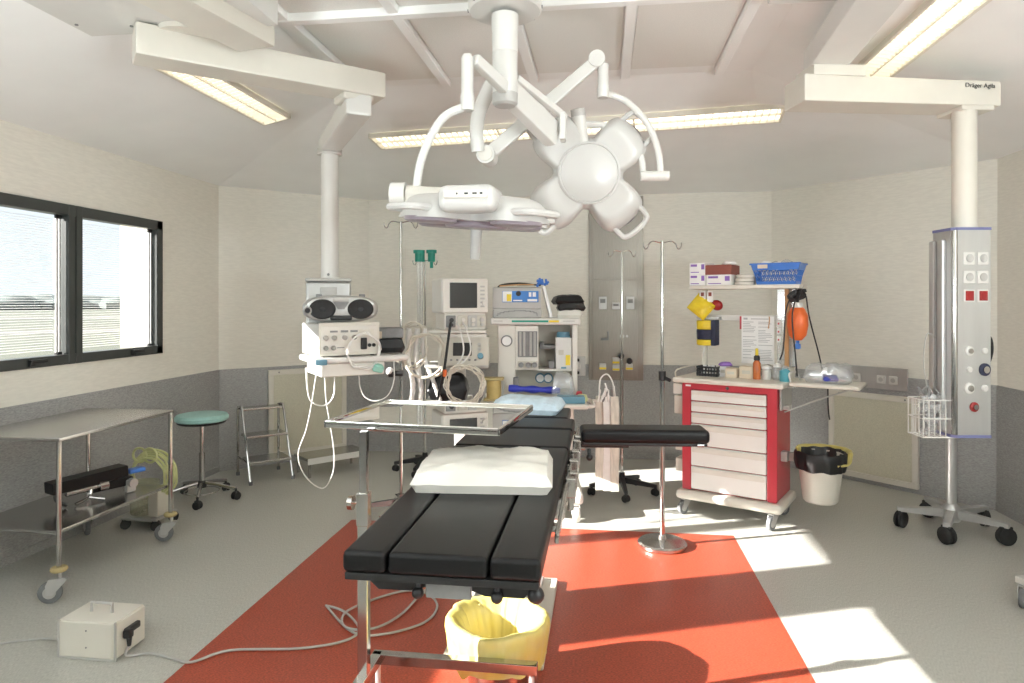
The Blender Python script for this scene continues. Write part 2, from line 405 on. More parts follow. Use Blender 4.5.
# ------------------------------------------------------------------ windows
def window(name, y0, y1, npane):
    fr = B(); t = 0.075; x0, x1 = XL - 0.06, XL + 0.025
    fr.box(x0, x1, y0, y1, WZ1 - t, WZ1, 0.006); fr.box(x0, x1, y0, y1, WZ0, WZ0 + t * 0.9, 0.006)
    fr.box(x0, x1, y0, y0 + t, WZ0, WZ1, 0.006); fr.box(x0, x1, y1 - t, y1, WZ0, WZ1, 0.006)
    root = fr.build(name, 'anthracite', kind='structure')
    L = (y1 - y0) / npane
    for i in range(npane):
        a, c = y0 + i * L, y0 + (i + 1) * L
        if i:
            B().box(x0, x1 + 0.004, a - 0.06, a - 0.006, WZ0, WZ1, 0.005).box(x0, x1 + 0.004, a + 0.006, a + 0.06, WZ0, WZ1, 0.005).box(x0, x1 - 0.01, a - 0.01, a + 0.01, WZ0, WZ1).build('mullion', 'anthracite', root)
        m0, m1 = a + 0.066, c - 0.066
        B().box(XL - 0.040, XL - 0.036, m0, m1, WZ0 + 0.06, WZ1 - 0.07).build('pane', 'glass', root)
        bl = B(); z = WZ0 + 0.10
        dx, dz = 0.007 * math.cos(R(22)), 0.007 * math.sin(R(22))
        while z < WZ1 - 0.10:
            xc = XL - 0.048
            bl.faces([(xc - dx, m0 + 0.06, z + dz), (xc + dx, m0 + 0.06, z - dz), (xc + dx, m1 - 0.05, z - dz), (xc - dx, m1 - 0.05, z + dz)], [(0, 1, 2, 3)])
            z += 0.0165
        bl.build('blind', 'slat', root, kind='stuff')
        B().box(XL - 0.034, XL - 0.022, m1 - 0.045, m1 - 0.030, WZ0 + 0.07, WZ1 - 0.075, 0.002).box(XL - 0.034, XL - 0.022, m1 - 0.020, m1 - 0.008, WZ0 + 0.07, WZ1 - 0.075, 0.002).build('blind_rail', 'greymetal', root)
        B().box(XL - 0.036, XL - 0.016, m1 - 0.05, m1 - 0.002, WZ1 - 0.10, WZ1 - 0.07, 0.003).box(XL - 0.036, XL - 0.016, m1 - 0.05, m1 - 0.002, WZ0 + 0.06, WZ0 + 0.085, 0.003).build('rail_clip', 'blackplastic', root)
        hy = m0 + 0.62 * (m1 - m0)
        B().box(XL + 0.025, XL + 0.045, hy - 0.02, hy + 0.02, WZ0 + 0.012, WZ0 + 0.055, 0.004).box(XL + 0.035, XL + 0.052, hy - 0.02, hy + 0.11, WZ0 + 0.03, WZ0 + 0.055, 0.005).build('handle', 'blackplastic', root)
    return root
window('window_1', *WIN[0], 3)
window('window_2', *WIN[1], 3)

# ------------------------------------------------------------------ outside: ground, road, far trees, facade fin
B().box(-420, -3.9, -300, 420, -1.2, -0.9).build('ground_outside', 'field', kind='structure')
B().box(-145, 55, 47, 54, -0.9, -0.88, rot=(0, 0, R(41))).box(-185, 15, 85, 100, -0.9, -0.87, rot=(0, 0, R(41))).build('road_outside', 'road', kind='structure')
B().box(-4.25, -3.88, 5.42, 5.75, -1.0, 3.4, 0.01).build('wall_outside', 'whitewall', kind='structure')
bt = B()
for i in range(200):
    a = R(95 + 0.45 * i); d = random.uniform(255, 275); r = random.uniform(3.2, 5.5)
    bt.ball((d * math.cos(a) - 4, d * math.sin(a), -0.5 + r * 0.25), r, (1.8, 1.8, random.uniform(0.5, 0.9)), 8, 5)
o = bt.build('distant_tree_line', 'trunk', kind='stuff'); tag(o, 'hazy row of trees on the horizon seen through the window', 'trees')

# ------------------------------------------------------------------ ceiling lamps
def lamp(label, loc, rot, L, W_, segs, along):
    o = thing('ceiling_light', label, 'ceiling light', loc, 0, 'recessed linear ceiling lights'); o.rotation_euler = rot
    def bx(bb, u0, u1, v0, v1, z0, z1, bev=0):
        if along == 'y': bb.box(v0, v1, u0, u1, z0, z1, bev, 1)
        else: bb.box(u0, u1, v0, v1, z0, z1, bev, 1)
        return bb
    h, w2, t = L / 2, W_ / 2, 0.018
    fr = B(); bx(fr, -h, h, -w2, -w2 + t, -0.03, 0.01, 0.003); bx(fr, -h, h, w2 - t, w2, -0.03, 0.01, 0.003)
    bx(fr, -h, -h + t, -w2, w2, -0.03, 0.01, 0.003); bx(fr, h - t, h, -w2, w2, -0.03, 0.01, 0.003)
    fr.build('frame', 'louvre', o)
    for i in range(segs):
        a, c = -h + t + i * (L - 2 * t) / segs, -h + t + (i + 1) * (L - 2 * t) / segs
        bb = B(); bx(bb, a, c, -w2 + t, w2 - t, -0.006, -0.002); bb.build('diffuser', 'glow', o)
        lv = B(); x = a + 0.02
        while x < c - 0.01:
            bx(lv, x, x + 0.003, -w2 + t, w2 - t, -0.026, -0.007); x += 0.05
        bx(lv, a, c, -0.003, 0.003, -0.026, -0.007)
        if i: bx(lv, a - 0.006, a + 0.006, -w2 + t, w2 - t, -0.03, -0.007)
        lv.build('louvre', 'louvre', o, kind='stuff')
    return o
lamp('linear louvred light in the sloping ceiling nearest the window, partly behind the left pendant arm', (-2.38, 4.02, 2.948), (0, -R(12.2), 0), 1.26, 0.22, 1, 'y')
lamp('linear louvred light in the ceiling above the wheeled service column on the right', (1.58, 3.3, 2.963), (0, R(11), 0), 2.5, 0.22, 1, 'y')
lamp('long linear louvred light running across the back of the ceiling', (-0.29, 5.24, 2.965), (Matrix.Rotation(-R(9.3), 3, 'X') @ Matrix.Rotation(-R(5), 3, 'Z')).to_euler(), 3.2, 0.26, 3, 'x')

# ================================================================== WALL FIXTURES
def vent(label, cx, cy, rz, w_, z0, z1):
    """vent lying against a wall: local -y faces the room"""
    o = thing('wall_vent', label, 'vent', (cx, cy, z0), rz, 'return air vents')
    h = z1 - z0; t = 0.05
    B().box(-w_ / 2, w_ / 2, -0.035, 0, 0, t, 0.006).box(-w_ / 2, w_ / 2, -0.035, 0, h - t, h, 0.006).box(-w_ / 2, -w_ / 2 + t, -0.035, 0, t, h - t, 0.006).box(w_ / 2 - t, w_ / 2, -0.035, 0, t, h - t, 0.006).build('frame', 'cream', o)
    B().box(-w_ / 2 + t, w_ / 2 - t, -0.022, 0, t, h - t).build('grille', 'ventmesh', o)
    for x in (-w_ / 2 + 0.1, w_ / 2 - 0.1):
        B().cyl((x, -0.04, h - 0.025), (x, -0.03, h - 0.025), 0.008, n=8).build('screw', 'midgrey', o)
    return o
dl = Vector((1.1, 1.05)).normalized(); pl = Vector((XL, 5.9)) + dl * 0.85
vent('square beige air vent on the left corner wall behind the step ladder', pl.x + 0.008, pl.y - 0.008, math.atan2(dl.y, dl.x), 0.80, 0.07, 0.93)
dr = Vector((1.34, -1.35)).normalized(); pr = Vector((1.66, YB)) + dr * 0.98
rzr = math.atan2(dr.y, dr.x)
vent('square beige air vent on the right wall below the socket strip', pr.x - 0.008, pr.y - 0.008, rzr, 0.76, 0.04, 0.80)
ps = Vector((1.66, YB)) + dr * 0.93
o = thing('socket_panel', 'steel strip with three white sockets on the right wall above the vent', 'socket panel', (ps.x - 0.006, ps.y - 0.006, 0.845), rzr)
B().box(-0.34, 0.34, -0.02, 0, 0, 0.19, 0.004).build('back_plate', 'greymetal', o)
for x in (-0.08, 0.13, 0.23):
    s_ = B().box(x - 0.035, x + 0.035, -0.032, -0.018, 0.05, 0.12, 0.006).build('socket', 'white', o)
    B().cyl((x, -0.0335, 0.085), (x, -0.031, 0.085), 0.02, n=14).build('socket_face', 'grey', s_)
# small back wall socket
o = thing('wall_socket', 'small grey wall socket with two dark plugs beside the steel gas panel', 'socket', (-0.26, YB - 0.008, 0.86), 0)
B().box(-0.12, 0.08, -0.02, 0, -0.02, 0.18, 0.004).build('back_plate', 'greymetal', o)
B().box(-0.035, 0.03, -0.04, -0.018, 0.05, 0.115, 0.006).build('socket', 'white', o)
B().box(-0.06, 0.02, -0.06, -0.02, 0.13, 0.16, 0.006).box(-0.06, 0.02, -0.06, -0.02, 0.0, 0.03, 0.006).build('plug', 'blackplastic', o)

# stainless gas panel on the back wall
o = thing('gas_panel', 'tall brushed steel gas supply panel on the back wall', 'gas panel', (0.13, YB, 0.80), 0)
B().box(-0.275, 0.275, -0.03, 0, 0.0, 1.88, 0.004).build('back_plate', 'wallsteel', o)
B().box(-0.235, 0.215, -0.042, -0.03, 0.02, 1.02, 0.003).build('lower_panel', 'wallsteel', o)
B().box(-0.235, 0.215, -0.042, -0.03, 1.035, 1.86, 0.003).build('upper_panel', 'wallsteel', o)
def gp(px_, py_): return ((px_ - 616) * 6.85 / 670, 0.80 - (py_ - 302) * 6.85 / 670)
for px_, py_, w_, h_ in ((603, 303, 0.08, 0.13), (616, 306, 0.08, 0.07), (630, 303, 0.08, 0.13)):
    x, z = gp(px_, py_); q = B().box(x - w_ / 2, x + w_ / 2, -0.06, -0.04, z - h_ / 2, z + h_ / 2, 0.006).build('gauge_plate', 'greymetal', o)
    B().box(x - w_ / 3, x + w_ / 3, -0.066, -0.058, z, z + h_ / 3, 0.004).build('gauge_window', 'midgrey', q)
for px_, py_ in ((603, 366), (616, 360), (616, 367), (629, 366)):
    x, z = gp(px_, py_); q = B().box(x - 0.035, x + 0.035, -0.07, -0.04, z - 0.035, z + 0.03, 0.006).build('gas_outlet', 'greymetal', o)
    B().box(x - 0.034, x + 0.034, -0.073, -0.069, z - 0.03, z - 0.01).build('yellow_strip', 'yellowbright', q)
for px_, py_ in ((621, 355), (629, 360)):
    x, z = gp(px_, py_); B().cyl((x, -0.13, z), (x, -0.04, z - 0.02), 0.025, 0.018, 12).ball((x, -0.13, z), 0.032, u=10, v=6).build('gas_plug', 'blackplastic', o)
x, z = gp(607, 339); B().box(x - 0.06, x + 0.02, -0.07, -0.045, z - 0.012, z + 0.012, 0.005).box(x + 0.0, x + 0.02, -0.065, -0.04, z, z + 0.08, 0.004).build('handle', 'midgrey', o)
x, z = gp(622, 336); B().cyl((x, -0.06, z), (x, -0.04, z), 0.022, n=14).cyl((x + 0.05, -0.055, z), (x + 0.05, -0.04, z), 0.012, n=10).build('key_lock', 'greymetal', o)

# ================================================================== SURGICAL LIGHT
SL = Vector((-0.431, 2.94, 3.1))
o = thing('surgical_light', 'twin headed white surgical light hanging from the ceiling over the table', 'surgical light', SL)
def sb(): return B(off=SL)
sb().lathe([(0, 2.885), (0.155, 2.885), (0.163, 2.893), (0.163, 3.0), (0.163, 3.1)], 40, (SL.x, SL.y, 0)).build('ceiling_canopy', 'white', o)
b = sb()
for i in range(8):
    a = i * PI / 4; b.cyl((SL.x + 0.155 * math.cos(a), SL.y + 0.155 * math.sin(a), 2.9), (SL.x + 0.168 * math.cos(a), SL.y + 0.168 * math.sin(a), 2.9), 0.008, n=8)
b.build('canopy_screws', 'midgrey', o)
sb().lathe([(0.0, 2.50), (0.053, 2.50), (0.056, 2.505), (0.056, 2.70), (0.058, 2.702), (0.058, 2.79), (0.06, 2.80), (0.06, 2.87)], 28, (SL.x, SL.y, 0)).build('column', 'white', o)
sb().lathe([(0, 2.468), (0.045, 2.468), (0.056, 2.478), (0.057, 2.52), (0.058, 2.522)], 28, (SL.x, SL.y, 0)).build('column_cap', 'grey', o)
def arm_box(bb, p, q, w0, h0, w1, h1, bev=0.012):
    p, q = Vector(p), Vector(q); d = (q - p).normalized(); s_ = d.cross(Vector((0, 0, 1))).normalized(); u = s_.cross(d)
    vs = []
    for c, w_, h_ in ((p, w0, h0), (q, w1, h1)):
        for a, e in ((-1, -1), (1, -1), (1, 1), (-1, 1)): vs.append(bb.bm.verts.new(c + s_ * a * w_ / 2 + u * e * h_ / 2))
    fs = [(3, 2, 1, 0), (4, 5, 6, 7)] + [(i, (i + 1) % 4, 4 + (i + 1) % 4, 4 + i) for i in range(4)]
    F = [bb.bm.faces.new([vs[i] for i in f_]) for f_ in fs]
    es = list({e for f_ in F for e in f_.edges})
    bmesh.ops.bevel(bb.bm, geom=es, offset=bev, segments=2, profile=0.5, affect='EDGES'); bb.wn = True; return bb
# broad spring arm to the right rear
arm_box(sb(), (-0.425, 2.955, 2.545), (-0.235, 3.23, 2.40), 0.06, 0.11, 0.07, 0.12).build('spring_arm', 'white', o)
arm_box(sb(), (-0.385, 2.97, 2.60), (-0.18, 3.22, 2.485), 0.035, 0.03, 0.035, 0.03, 0.006).build('spring_arm_cover', 'white', o)
sb().box(-0.205, -0.175, 3.17, 3.25, 2.37, 2.50, 0.008).build('arm_end', 'white', o)
# long arm crossing behind the column
arm_box(sb(), (-0.555, 3.255, 2.33), (-0.035, 3.325, 2.785), 0.05, 0.07, 0.045, 0.06).build('cross_arm', 'white', o)
sb().cyl((-0.565, 3.20, 2.318), (-0.565, 3.31, 2.318), 0.045, n=20).build('elbow_joint', 'white', o)
sb().cyl((-0.565, 3.192, 2.318), (-0.565, 3.20, 2.318), 0.034, n=20).build('elbow_cap', 'pale', o)
sb().tube([(-0.60, 3.2, 2.33), (-0.605, 3.18, 2.42), (-0.58, 3.12, 2.50), (-0.50, 3.02, 2.60), (-0.44, 2.96, 2.62)], 0.034, 12).build('elbow_link', 'white', o)
sb().cyl((-0.03, 3.29, 2.79), (-0.03, 3.36, 2.79), 0.04, n=18).build('upper_joint', 'white', o)
sb().lathe([(0.0, 2.605), (0.028, 2.605), (0.03, 2.61), (0.03, 2.66), (0.027, 2.662), (0.027, 2.77), (0.0, 2.78)], 18, (0.0, 3.33, 0)).build('drop_tube', 'white', o)
sb().tube([(0.005, 3.35, 2.625), (0.05, 3.38, 2.63), (0.133, 3.399, 2.59), (0.223, 3.411, 2.485), (0.272, 3.418, 2.36), (0.284, 3.419, 2.24)], 0.017, 10).build('yoke_arc', 'white', o)
sb().cyl((0.185, 3.409, 2.23), (0.325, 3.422, 2.23), 0.026, n=16).build('yoke_pivot', 'white', o)
sb().tube([(0.20, 3.43, 2.235), (0.185, 3.436, 2.342), (0.11, 3.426, 2.442), (0.01, 3.412, 2.488), (-0.085, 3.399, 2.498)], 0.017, 10).build('yoke_arc', 'white', o)
sb().cyl((-0.10, 3.40, 2.36), (-0.122, 3.375, 2.53), 0.034, 0.036, 18).build('head_grip', 'white', o)
sb().cyl((-0.122, 3.375, 2.53), (-0.126, 3.37, 2.565), 0.037, n=18).build('grip_cap', 'grey', o)
# left chain
arm_box(sb(), (-0.425, 2.90, 2.535), (-0.525, 2.71, 2.60), 0.045, 0.06, 0.04, 0.05).build('front_arm', 'white', o)
sb().lathe([(0, 2.385), (0.026, 2.385), (0.029, 2.39), (0.029, 2.45), (0.026, 2.455), (0.025, 2.60), (0.018, 2.615), (0, 2.618)], 18, (-0.552, 2.70, 0)).build('drop_tube', 'white', o)
sb().tube([(-0.552, 2.70, 2.405), (-0.643, 2.688, 2.363), (-0.704, 2.68, 2.273), (-0.745, 2.674, 2.162), (-0.761, 2.672, 2.04)], 0.017, 10).build('yoke_arc', 'white', o)
sb().cyl((-0.86, 2.66, 2.035), (-0.80, 2.665, 2.035), 0.055, n=22).build('yoke_hub', 'white', o)
sb().cyl((-0.80, 2.665, 2.035), (-0.63, 2.69, 2.025), 0.044, n=22).build('yoke_pivot', 'pale', o)

def lamp_head(parent, loc, axis, spin, scale=1.0):
    nT, nR = 128, 16
    def SS(c):
        u = min(1.0, max(0.0, (c - 0.12) / 0.75)); return u * u * (3 - 2 * u)
    def Rm(t): return scale * (0.185 + 0.15 * SS(abs(math.cos(2 * t))))
    def top(t, q):
        lobe = SS(abs(math.cos(2 * t)))
        edge = max(0.0, 1 - q ** 8) ** 0.5
        return scale * (-0.034 + edge * (0.088 + 0.014 * lobe * math.exp(-((q - 0.78) / 0.14) ** 2)))
    bb = B(); vt = {}
    c0 = bb.bm.verts.new((0, 0, top(0, 0)))
    cb = bb.bm.verts.new((0, 0, -0.03 * scale))
    for i in range(1, nR + 1):
        q = i / nR
        for j in range(nT):
            t = 2 * PI * j / nT; r = Rm(t) * q
            vt['t', i, j] = bb.bm.verts.new((r * math.cos(t), r * math.sin(t), top(t, q)))
    for i in range(nR, 0, -1):
        q = i / nR
        for j in range(nT):
            t = 2 * PI * j / nT; r = Rm(t) * q * 0.985
            vt['b', i, j] = bb.bm.verts.new((r * math.cos(t), r * math.sin(t), -0.034 * scale))
    for j in range(nT):
        k = (j + 1) % nT
        bb.bm.faces.new((c0, vt['t', 1, j], vt['t', 1, k])); bb.bm.faces.new((cb, vt['b', 1, k], vt['b', 1, j]))
        for i in range(1, nR):
            bb.bm.faces.new((vt['t', i, j], vt['t', i + 1, j], vt['t', i + 1, k], vt['t', i, k]))
            bb.bm.faces.new((vt['b', i, k], vt['b', i + 1, k], vt['b', i + 1, j], vt['b', i, j]))
        bb.bm.faces.new((vt['t', nR, j], vt['b', nR, j], vt['b', nR, k], vt['t', nR, k]))
    q = Vector(axis).normalized().to_track_quat('Z', 'Y') @ Euler((0, 0, spin)).to_quaternion()
    h = bb.build('lamp_head', 'lampshell', parent, ang=50, loc=Vector(loc) - SL, rot=q.to_euler())
    s_ = scale
    B().lathe([(0, 0.066 * s_), (0.14 * s_, 0.064 * s_), (0.146 * s_, 0.060 * s_), (0.150 * s_, 0.067 * s_), (0.158 * s_, 0.065 * s_), (0.162 * s_, 0.045 * s_)], 48).build('cover_disc', 'lampshell', h)
    for k in range(4):
        a = k * PI / 2; cx, cy = 0.235 * s_ * math.cos(a), 0.235 * s_ * math.sin(a)
        B().lathe([(0, -0.05 * s_), (0.085 * s_, -0.05 * s_), (0.1 * s_, -0.044 * s_), (0.105 * s_, -0.03 * s_)], 32, (cx, cy, 0)).build('lens', 'lens', h)
        # loop grip round the end of each lobe
        p = []
        for u in range(9):
            g = -1 + u / 4; ang = a + g * 0.30; rr = (0.285 + 0.105 * (1 - abs(g) ** 6)) * s_
            p.append((rr * math.cos(ang), rr * math.sin(ang), 0.0))
        B().tube(p, 0.014 * s_, 8, 4).build('grip', 'lampshell', h)
    B().lathe([(0, -0.058 * s_), (0.12 * s_, -0.058 * s_), (0.13 * s_, -0.05 * s_), (0.13 * s_, -0.03 * s_)], 40).build('centre_lens', 'lens', h)
    B().lathe([(0, -0.185 * s_), (0.018 * s_, -0.185 * s_), (0.021 * s_, -0.18 * s_), (0.024 * s_, -0.065 * s_), (0.035 * s_, -0.058 * s_), (0.035 * s_, -0.05 * s_)], 20).build('handle', 'grey', h)
    return h
lamp_head(o, (-0.515, 2.72, 1.96), (0.06, -0.055, 1), R(4), 1.0)
lamp_head(o, (-0.075, 3.44, 2.255), (0.10, -1, -0.14), R(42), 0.98)
# raised front housing of the left head
sb().box(-0.60, -0.385, 2.375, 2.60, 1.935, 2.035, 0.035, 4, rot=(R(4), 0, 0)).build('front_housing', 'lampshell', o)
sb().box(-0.575, -0.41, 2.368, 2.39, 1.975, 2.005, 0.004, 1).build('control_strip', 'pale', o)
b = sb()
for i, x in enumerate((-0.525, -0.495, -0.487, -0.465, -0.455, -0.438)): b.box(x, x + 0.005 + 0.004 * (i % 2), 2.364, 2.369, 1.988, 1.994)
b.build('control_marks', 'inkblack', o)

# ================================================================== CEILING PENDANTS
# left pendant
PL = Vector((-2.18, 2.95, 2.98))
o = thing('ceiling_pendant', 'grey beige articulated ceiling pendant carrying the radio and stacked devices at left', 'pendant', PL)
def pb(): return B(off=PL)
pb().box(-2.75, -1.55, 2.05, 3.05, 2.93, 3.085, 0.01).build('ceiling_plate', 'white', o)
b = pb()
for x, y in ((-2.5, 2.9), (-2.25, 2.95), (-2.05, 2.95)): b.cyl((x, y, 2.925), (x, y, 2.932), 0.008, n=8)
b.build('plate_screws', 'midgrey', o)
arm_box(pb(), (-1.92, 2.05, 2.90), (-1.70, 3.12, 2.90), 0.22, 0.1, 0.22, 0.1, 0.008).build('plate_riser', 'cream', o)
pb().lathe([(0, 2.905), (0.13, 2.905), (0.13, 2.96), (0, 2.96)], 28, (-2.03, 3.05, 0)).build('swivel_disc', 'cream', o)
arm_box(pb(), (-2.24, 2.95, 2.845), (-1.30, 3.79, 2.845), 0.20, 0.155, 0.20, 0.145, 0.012).build('upper_arm', 'cream', o)
pb().box(-1.51, -1.33, 3.60, 3.78, 2.735, 2.80, 0.02, 3, rot=(0, 0, R(42))).build('elbow', 'cream', o)
arm_box(pb(), (-1.36, 3.62, 2.715), (-1.93, 4.53, 2.70), 0.15, 0.13, 0.14, 0.11, 0.02).build('lower_arm', 'white', o)
pb().lathe([(0.085, 2.64), (0.085, 2.67)], 24, (-1.9, 4.485, 0)).cyl((-1.9, 4.485, 2.63), (-1.9, 4.485, 2.67), 0.085, n=24).build('column_collar', 'white', o)
pb().cyl((-1.9, 4.485, 1.76), (-1.9, 4.485, 2.65), 0.06, n=28).build('column', 'white', o)
pb().ball((-1.885, 4.425, 1.79), 0.01, u=8, v=6).build('column_screw', 'midgrey', o)
rzp = R(48)
cP = Vector((-1.90, 4.47)); 
def loc2(c, rz, x, y): return (c.x + x * math.cos(rz) - y * math.sin(rz), c.y + x * math.sin(rz) + y * math.cos(rz))
TF = Matrix.Translation((cP.x, cP.y, 0)) @ Matrix.Rotation(R(22), 4, 'Z')
pb().box(-0.15, 0.15, -0.1, 0.1, 1.25, 1.74, 0.02, 3, tf=TF).build('service_head', 'greymetal', o)
pb().box(-0.155, 0.155, -0.105, 0.105, 1.74, 1.765, 0.01, 2, tf=TF).build('head_lid', 'grey', o)
pb().box(-0.055, 0.055, -0.106, -0.098, 1.45, 1.70, 0.003, 1, tf=TF).build('head_panel', 'grey', o)
TF2 = Matrix.Translation((-1.72, 4.34, 0)) @ Matrix.Rotation(rzp - R(10), 4, 'Z')
pb().box(-0.27, 0.37, -0.22, 0.20, 1.205, 1.245, 0.015, 3, tf=TF2).build('shelf', 'white', o)
q = pb().box(-0.22, 0.20, -0.20, 0.18, 1.12, 1.205, 0.01, 2, tf=TF2).build('drawer', 'pale', o)
pb().box(-0.26, -0.19, -0.235, -0.21, 1.20, 1.235, 0.006, 2, tf=TF2).build('shelf_bumper', 'bluegreen', o)

# right pendant
PR = Vector((1.12, 3.55, 3.0))
o = thing('ceiling_pendant', 'cream articulated ceiling pendant with a tall service column of sockets on the right', 'pendant', PR + Vector((-0.042, 0.01, 0.0)))
def qb(): return B(off=PR)
qb().box(0.80, 1.30, 2.75, 3.25, 2.985, 3.085, 0.01).build('ceiling_plate', 'white', o)
qb().ball((1.0, 2.95, 2.985), 0.008, u=8, v=6).build('plate_screw', 'midgrey', o)
arm_box(qb(), (1.14, 2.35, 2.91), (1.235, 3.86, 2.91), 0.20, 0.13, 0.20, 0.13, 0.01).build('upper_arm', 'white', o)
qb().box(1.11, 1.40, 3.70, 3.90, 2.79, 2.85, 0.008, 2, rot=(0, 0, R(12))).build('elbow', 'cream', o)
arm_box(qb(), (1.06, 3.77, 2.725), (2.15, 4.03, 2.725), 0.22, 0.145, 0.21, 0.135, 0.012).build('lower_arm', 'cream', o)
qb().box(1.93, 2.12, 3.90, 4.10, 2.635, 2.665, 0.01, 2, rot=(0, 0, R(12))).build('column_collar', 'cream', o)
qb().cyl((2.0, 3.955, 1.985), (2.0, 3.955, 2.65), 0.060, n=28).build('column', 'cream', o)
# service column, turned so its socket face looks towards the table; footprint in local axes of the column
dirv = Vector((-2.0, -3.955, 0)).normalized(); rzt = math.atan2(dirv.y, dirv.x) + PI / 2 + R(34)
TFt = Matrix.Translation((1.985, 3.97, 0)) @ Matrix.Rotation(rzt, 4, 'Z') @ Matrix.Diagonal((0.86, 0.86, 1, 1))
prof = [(-0.115, -0.09), (-0.09, -0.115), (0.115, -0.115), (0.115, 0.115), (-0.09, 0.115), (-0.115, 0.09)]
qb().prism(prof, 0.888, 1.985, TFt).build('service_column', 'greymetal', o)
qb().prism([(x * 1.03, y * 1.03) for x, y in prof], 1.985, 2.0, TFt).build('end_cap', 'violet', o)
qb().prism([(x * 1.03, y * 1.03) for x, y in prof], 0.872, 0.888, TFt).build('end_cap', 'violet', o)
qb().box(-0.145, -0.114, -0.05, 0.0, 0.90, 1.94, 0.01, 2, tf=TFt).build('side_rail', 'greymetal', o)
qb().box(-0.14, -0.114, 0.05, 0.1, 0.90, 1.94, 0.01, 2, tf=TFt).build('side_rail', 'greymetal', o)
qb().cyl(TFt @ Vector((-0.10, -0.102, 0.89)), TFt @ Vector((-0.10, -0.102, 1.984)), 0.016, n=12).build('edge_trim', 'chrome', o)
def face(x, z, y=-0.115): return TFt @ Matrix.Translation((x, y, z))
for r_, (py_, red) in enumerate(((260, 0), (278, 0), (296, 1))):
    for x in (-0.02, 0.065):
        z = 1.6 - (py_ - 302) * 3.72 / 670
        q = qb().box(-0.034, 0.034, -0.008, 0.002, -0.034, 0.034, 0.005, 2, tf=face(x, z)).build('socket', 'white', o)
        qb().lathe([(0.022, 0.0), (0.022, 0.006), (0.017, 0.004), (0.0, 0.003)], 16, tf=face(x, z, -0.123) @ Matrix.Rotation(PI / 2, 4, 'X')).build('socket_face', 'darkred' if red else 'grey', q)
        if red: qb().box(-0.026, 0.026, -0.012, -0.008, -0.026, 0.026, 0.002, 1, tf=face(x, z)).build('red_insert', 'darkred', q, label='red socket insert')
for x, py_, rr, m in ((-0.02, 349, 0.026, 'white'), (0.075, 349, 0.016, 'white'), (-0.02, 367, 0.016, 'white'), (0.075, 367, 0.034, 'navy'), (-0.02, 385, 0.03, 'white'), (0.075, 385, 0.018, 'white'), (0.01, 403, 0.026, 'darkred')):
    z = 1.6 - (py_ - 302) * 3.72 / 670
    q = qb().lathe([(rr, 0.0), (rr, 0.012), (rr * 0.75, 0.016), (0, 0.016)], 20, tf=face(x, z) @ Matrix.Rotation(PI / 2, 4, 'X')).build('gas_outlet', m, o)
    if rr > 0.02: qb().lathe([(rr * 0.55, 0.0), (rr * 0.55, 0.026), (0, 0.026)], 16, tf=face(x, z) @ Matrix.Rotation(PI / 2, 4, 'X')).build('outlet_core', 'chrome', q)
qb().tube([TFt @ Vector(p) for p in ((0.12, -0.06, 1.42), (0.16, -0.05, 1.40), (0.175, -0.04, 1.33), (0.15, -0.04, 1.26), (0.12, -0.04, 1.24))], 0.008, 8).build('black_hose', 'rubber', o)
qb().tube([TFt @ Vector(p) for p in ((-0.13, 0.04, 1.40), (-0.18, 0.05, 1.42), (-0.2, 0.05, 1.25), (-0.16, 0.05, 1.05))], 0.003, 6).build('thin_cord', 'cablegrey', o)
text_part('Dräger Agila', 0.034, o, Vector((1.965, 3.874, 2.752)) - PR, (PI / 2, 0, R(13.2)), 'inkblack')
# wire basket hung on the service column
wb = thing('wire_basket', 'white wire basket of crumpled bags hung on the side of the service column', 'basket', (1.79, 3.955, 0.87), rzt)
b = B()
for z in (0, 0.1, 0.2): b.tube([(-0.09, -0.07, z), (0.09, -0.07, z), (0.09, 0.07, z), (-0.09, 0.07, z)], 0.004, 6, 0, True)
for i in range(7):
    x = -0.09 + 0.03 * i
    for y in (-0.07, 0.07): b.tube([(x, y, 0), (x, y, 0.2)], 0.0028, 5, 0)
    b.tube([(x, -0.07, 0), (x, 0.07, 0)], 0.0028, 5, 0)
for y in (-0.035, 0, 0.035):
    for x in (-0.09, 0.09): b.tube([(x, y, 0), (x, y, 0.2)], 0.0028, 5, 0)
b.build('wires', 'white', wb)
b = B()
for i in range(9):
    q = [Vector((random.uniform(-0.07, 0.07), random.uniform(-0.05, 0.05), 0.01 + 0.024 * i)) for _ in range(4)]
    b.tube(q, 0.014, 6, 4)
ob = b.build('tubing_bundle', 'clear', None); ob.location = (1.79, 3.955, 0.878); ob.rotation_euler = (0, 0, rzt)
tag(ob, 'tangle of clear packaged tubing heaped in the white wire basket', 'tubing')
b = B()
for i in range(6):
    p = Vector((random.uniform(-0.05, 0.05), random.uniform(-0.04, 0.04), 0.2)); b.tube([p, p + Vector((random.uniform(-0.05, 0.05), 0, 0.05)), p + Vector((random.uniform(-0.08, 0.08), random.uniform(-0.03, 0.03), 0.02))], 0.006, 6, 4)
ob2 = b.build('cable_leads', 'midgrey', None); ob2.location = (1.79, 3.955, 0.882); ob2.rotation_euler = (0, 0, rzt)
tag(ob2, 'dark grey leads spilling over the top of the wire basket', 'cable')

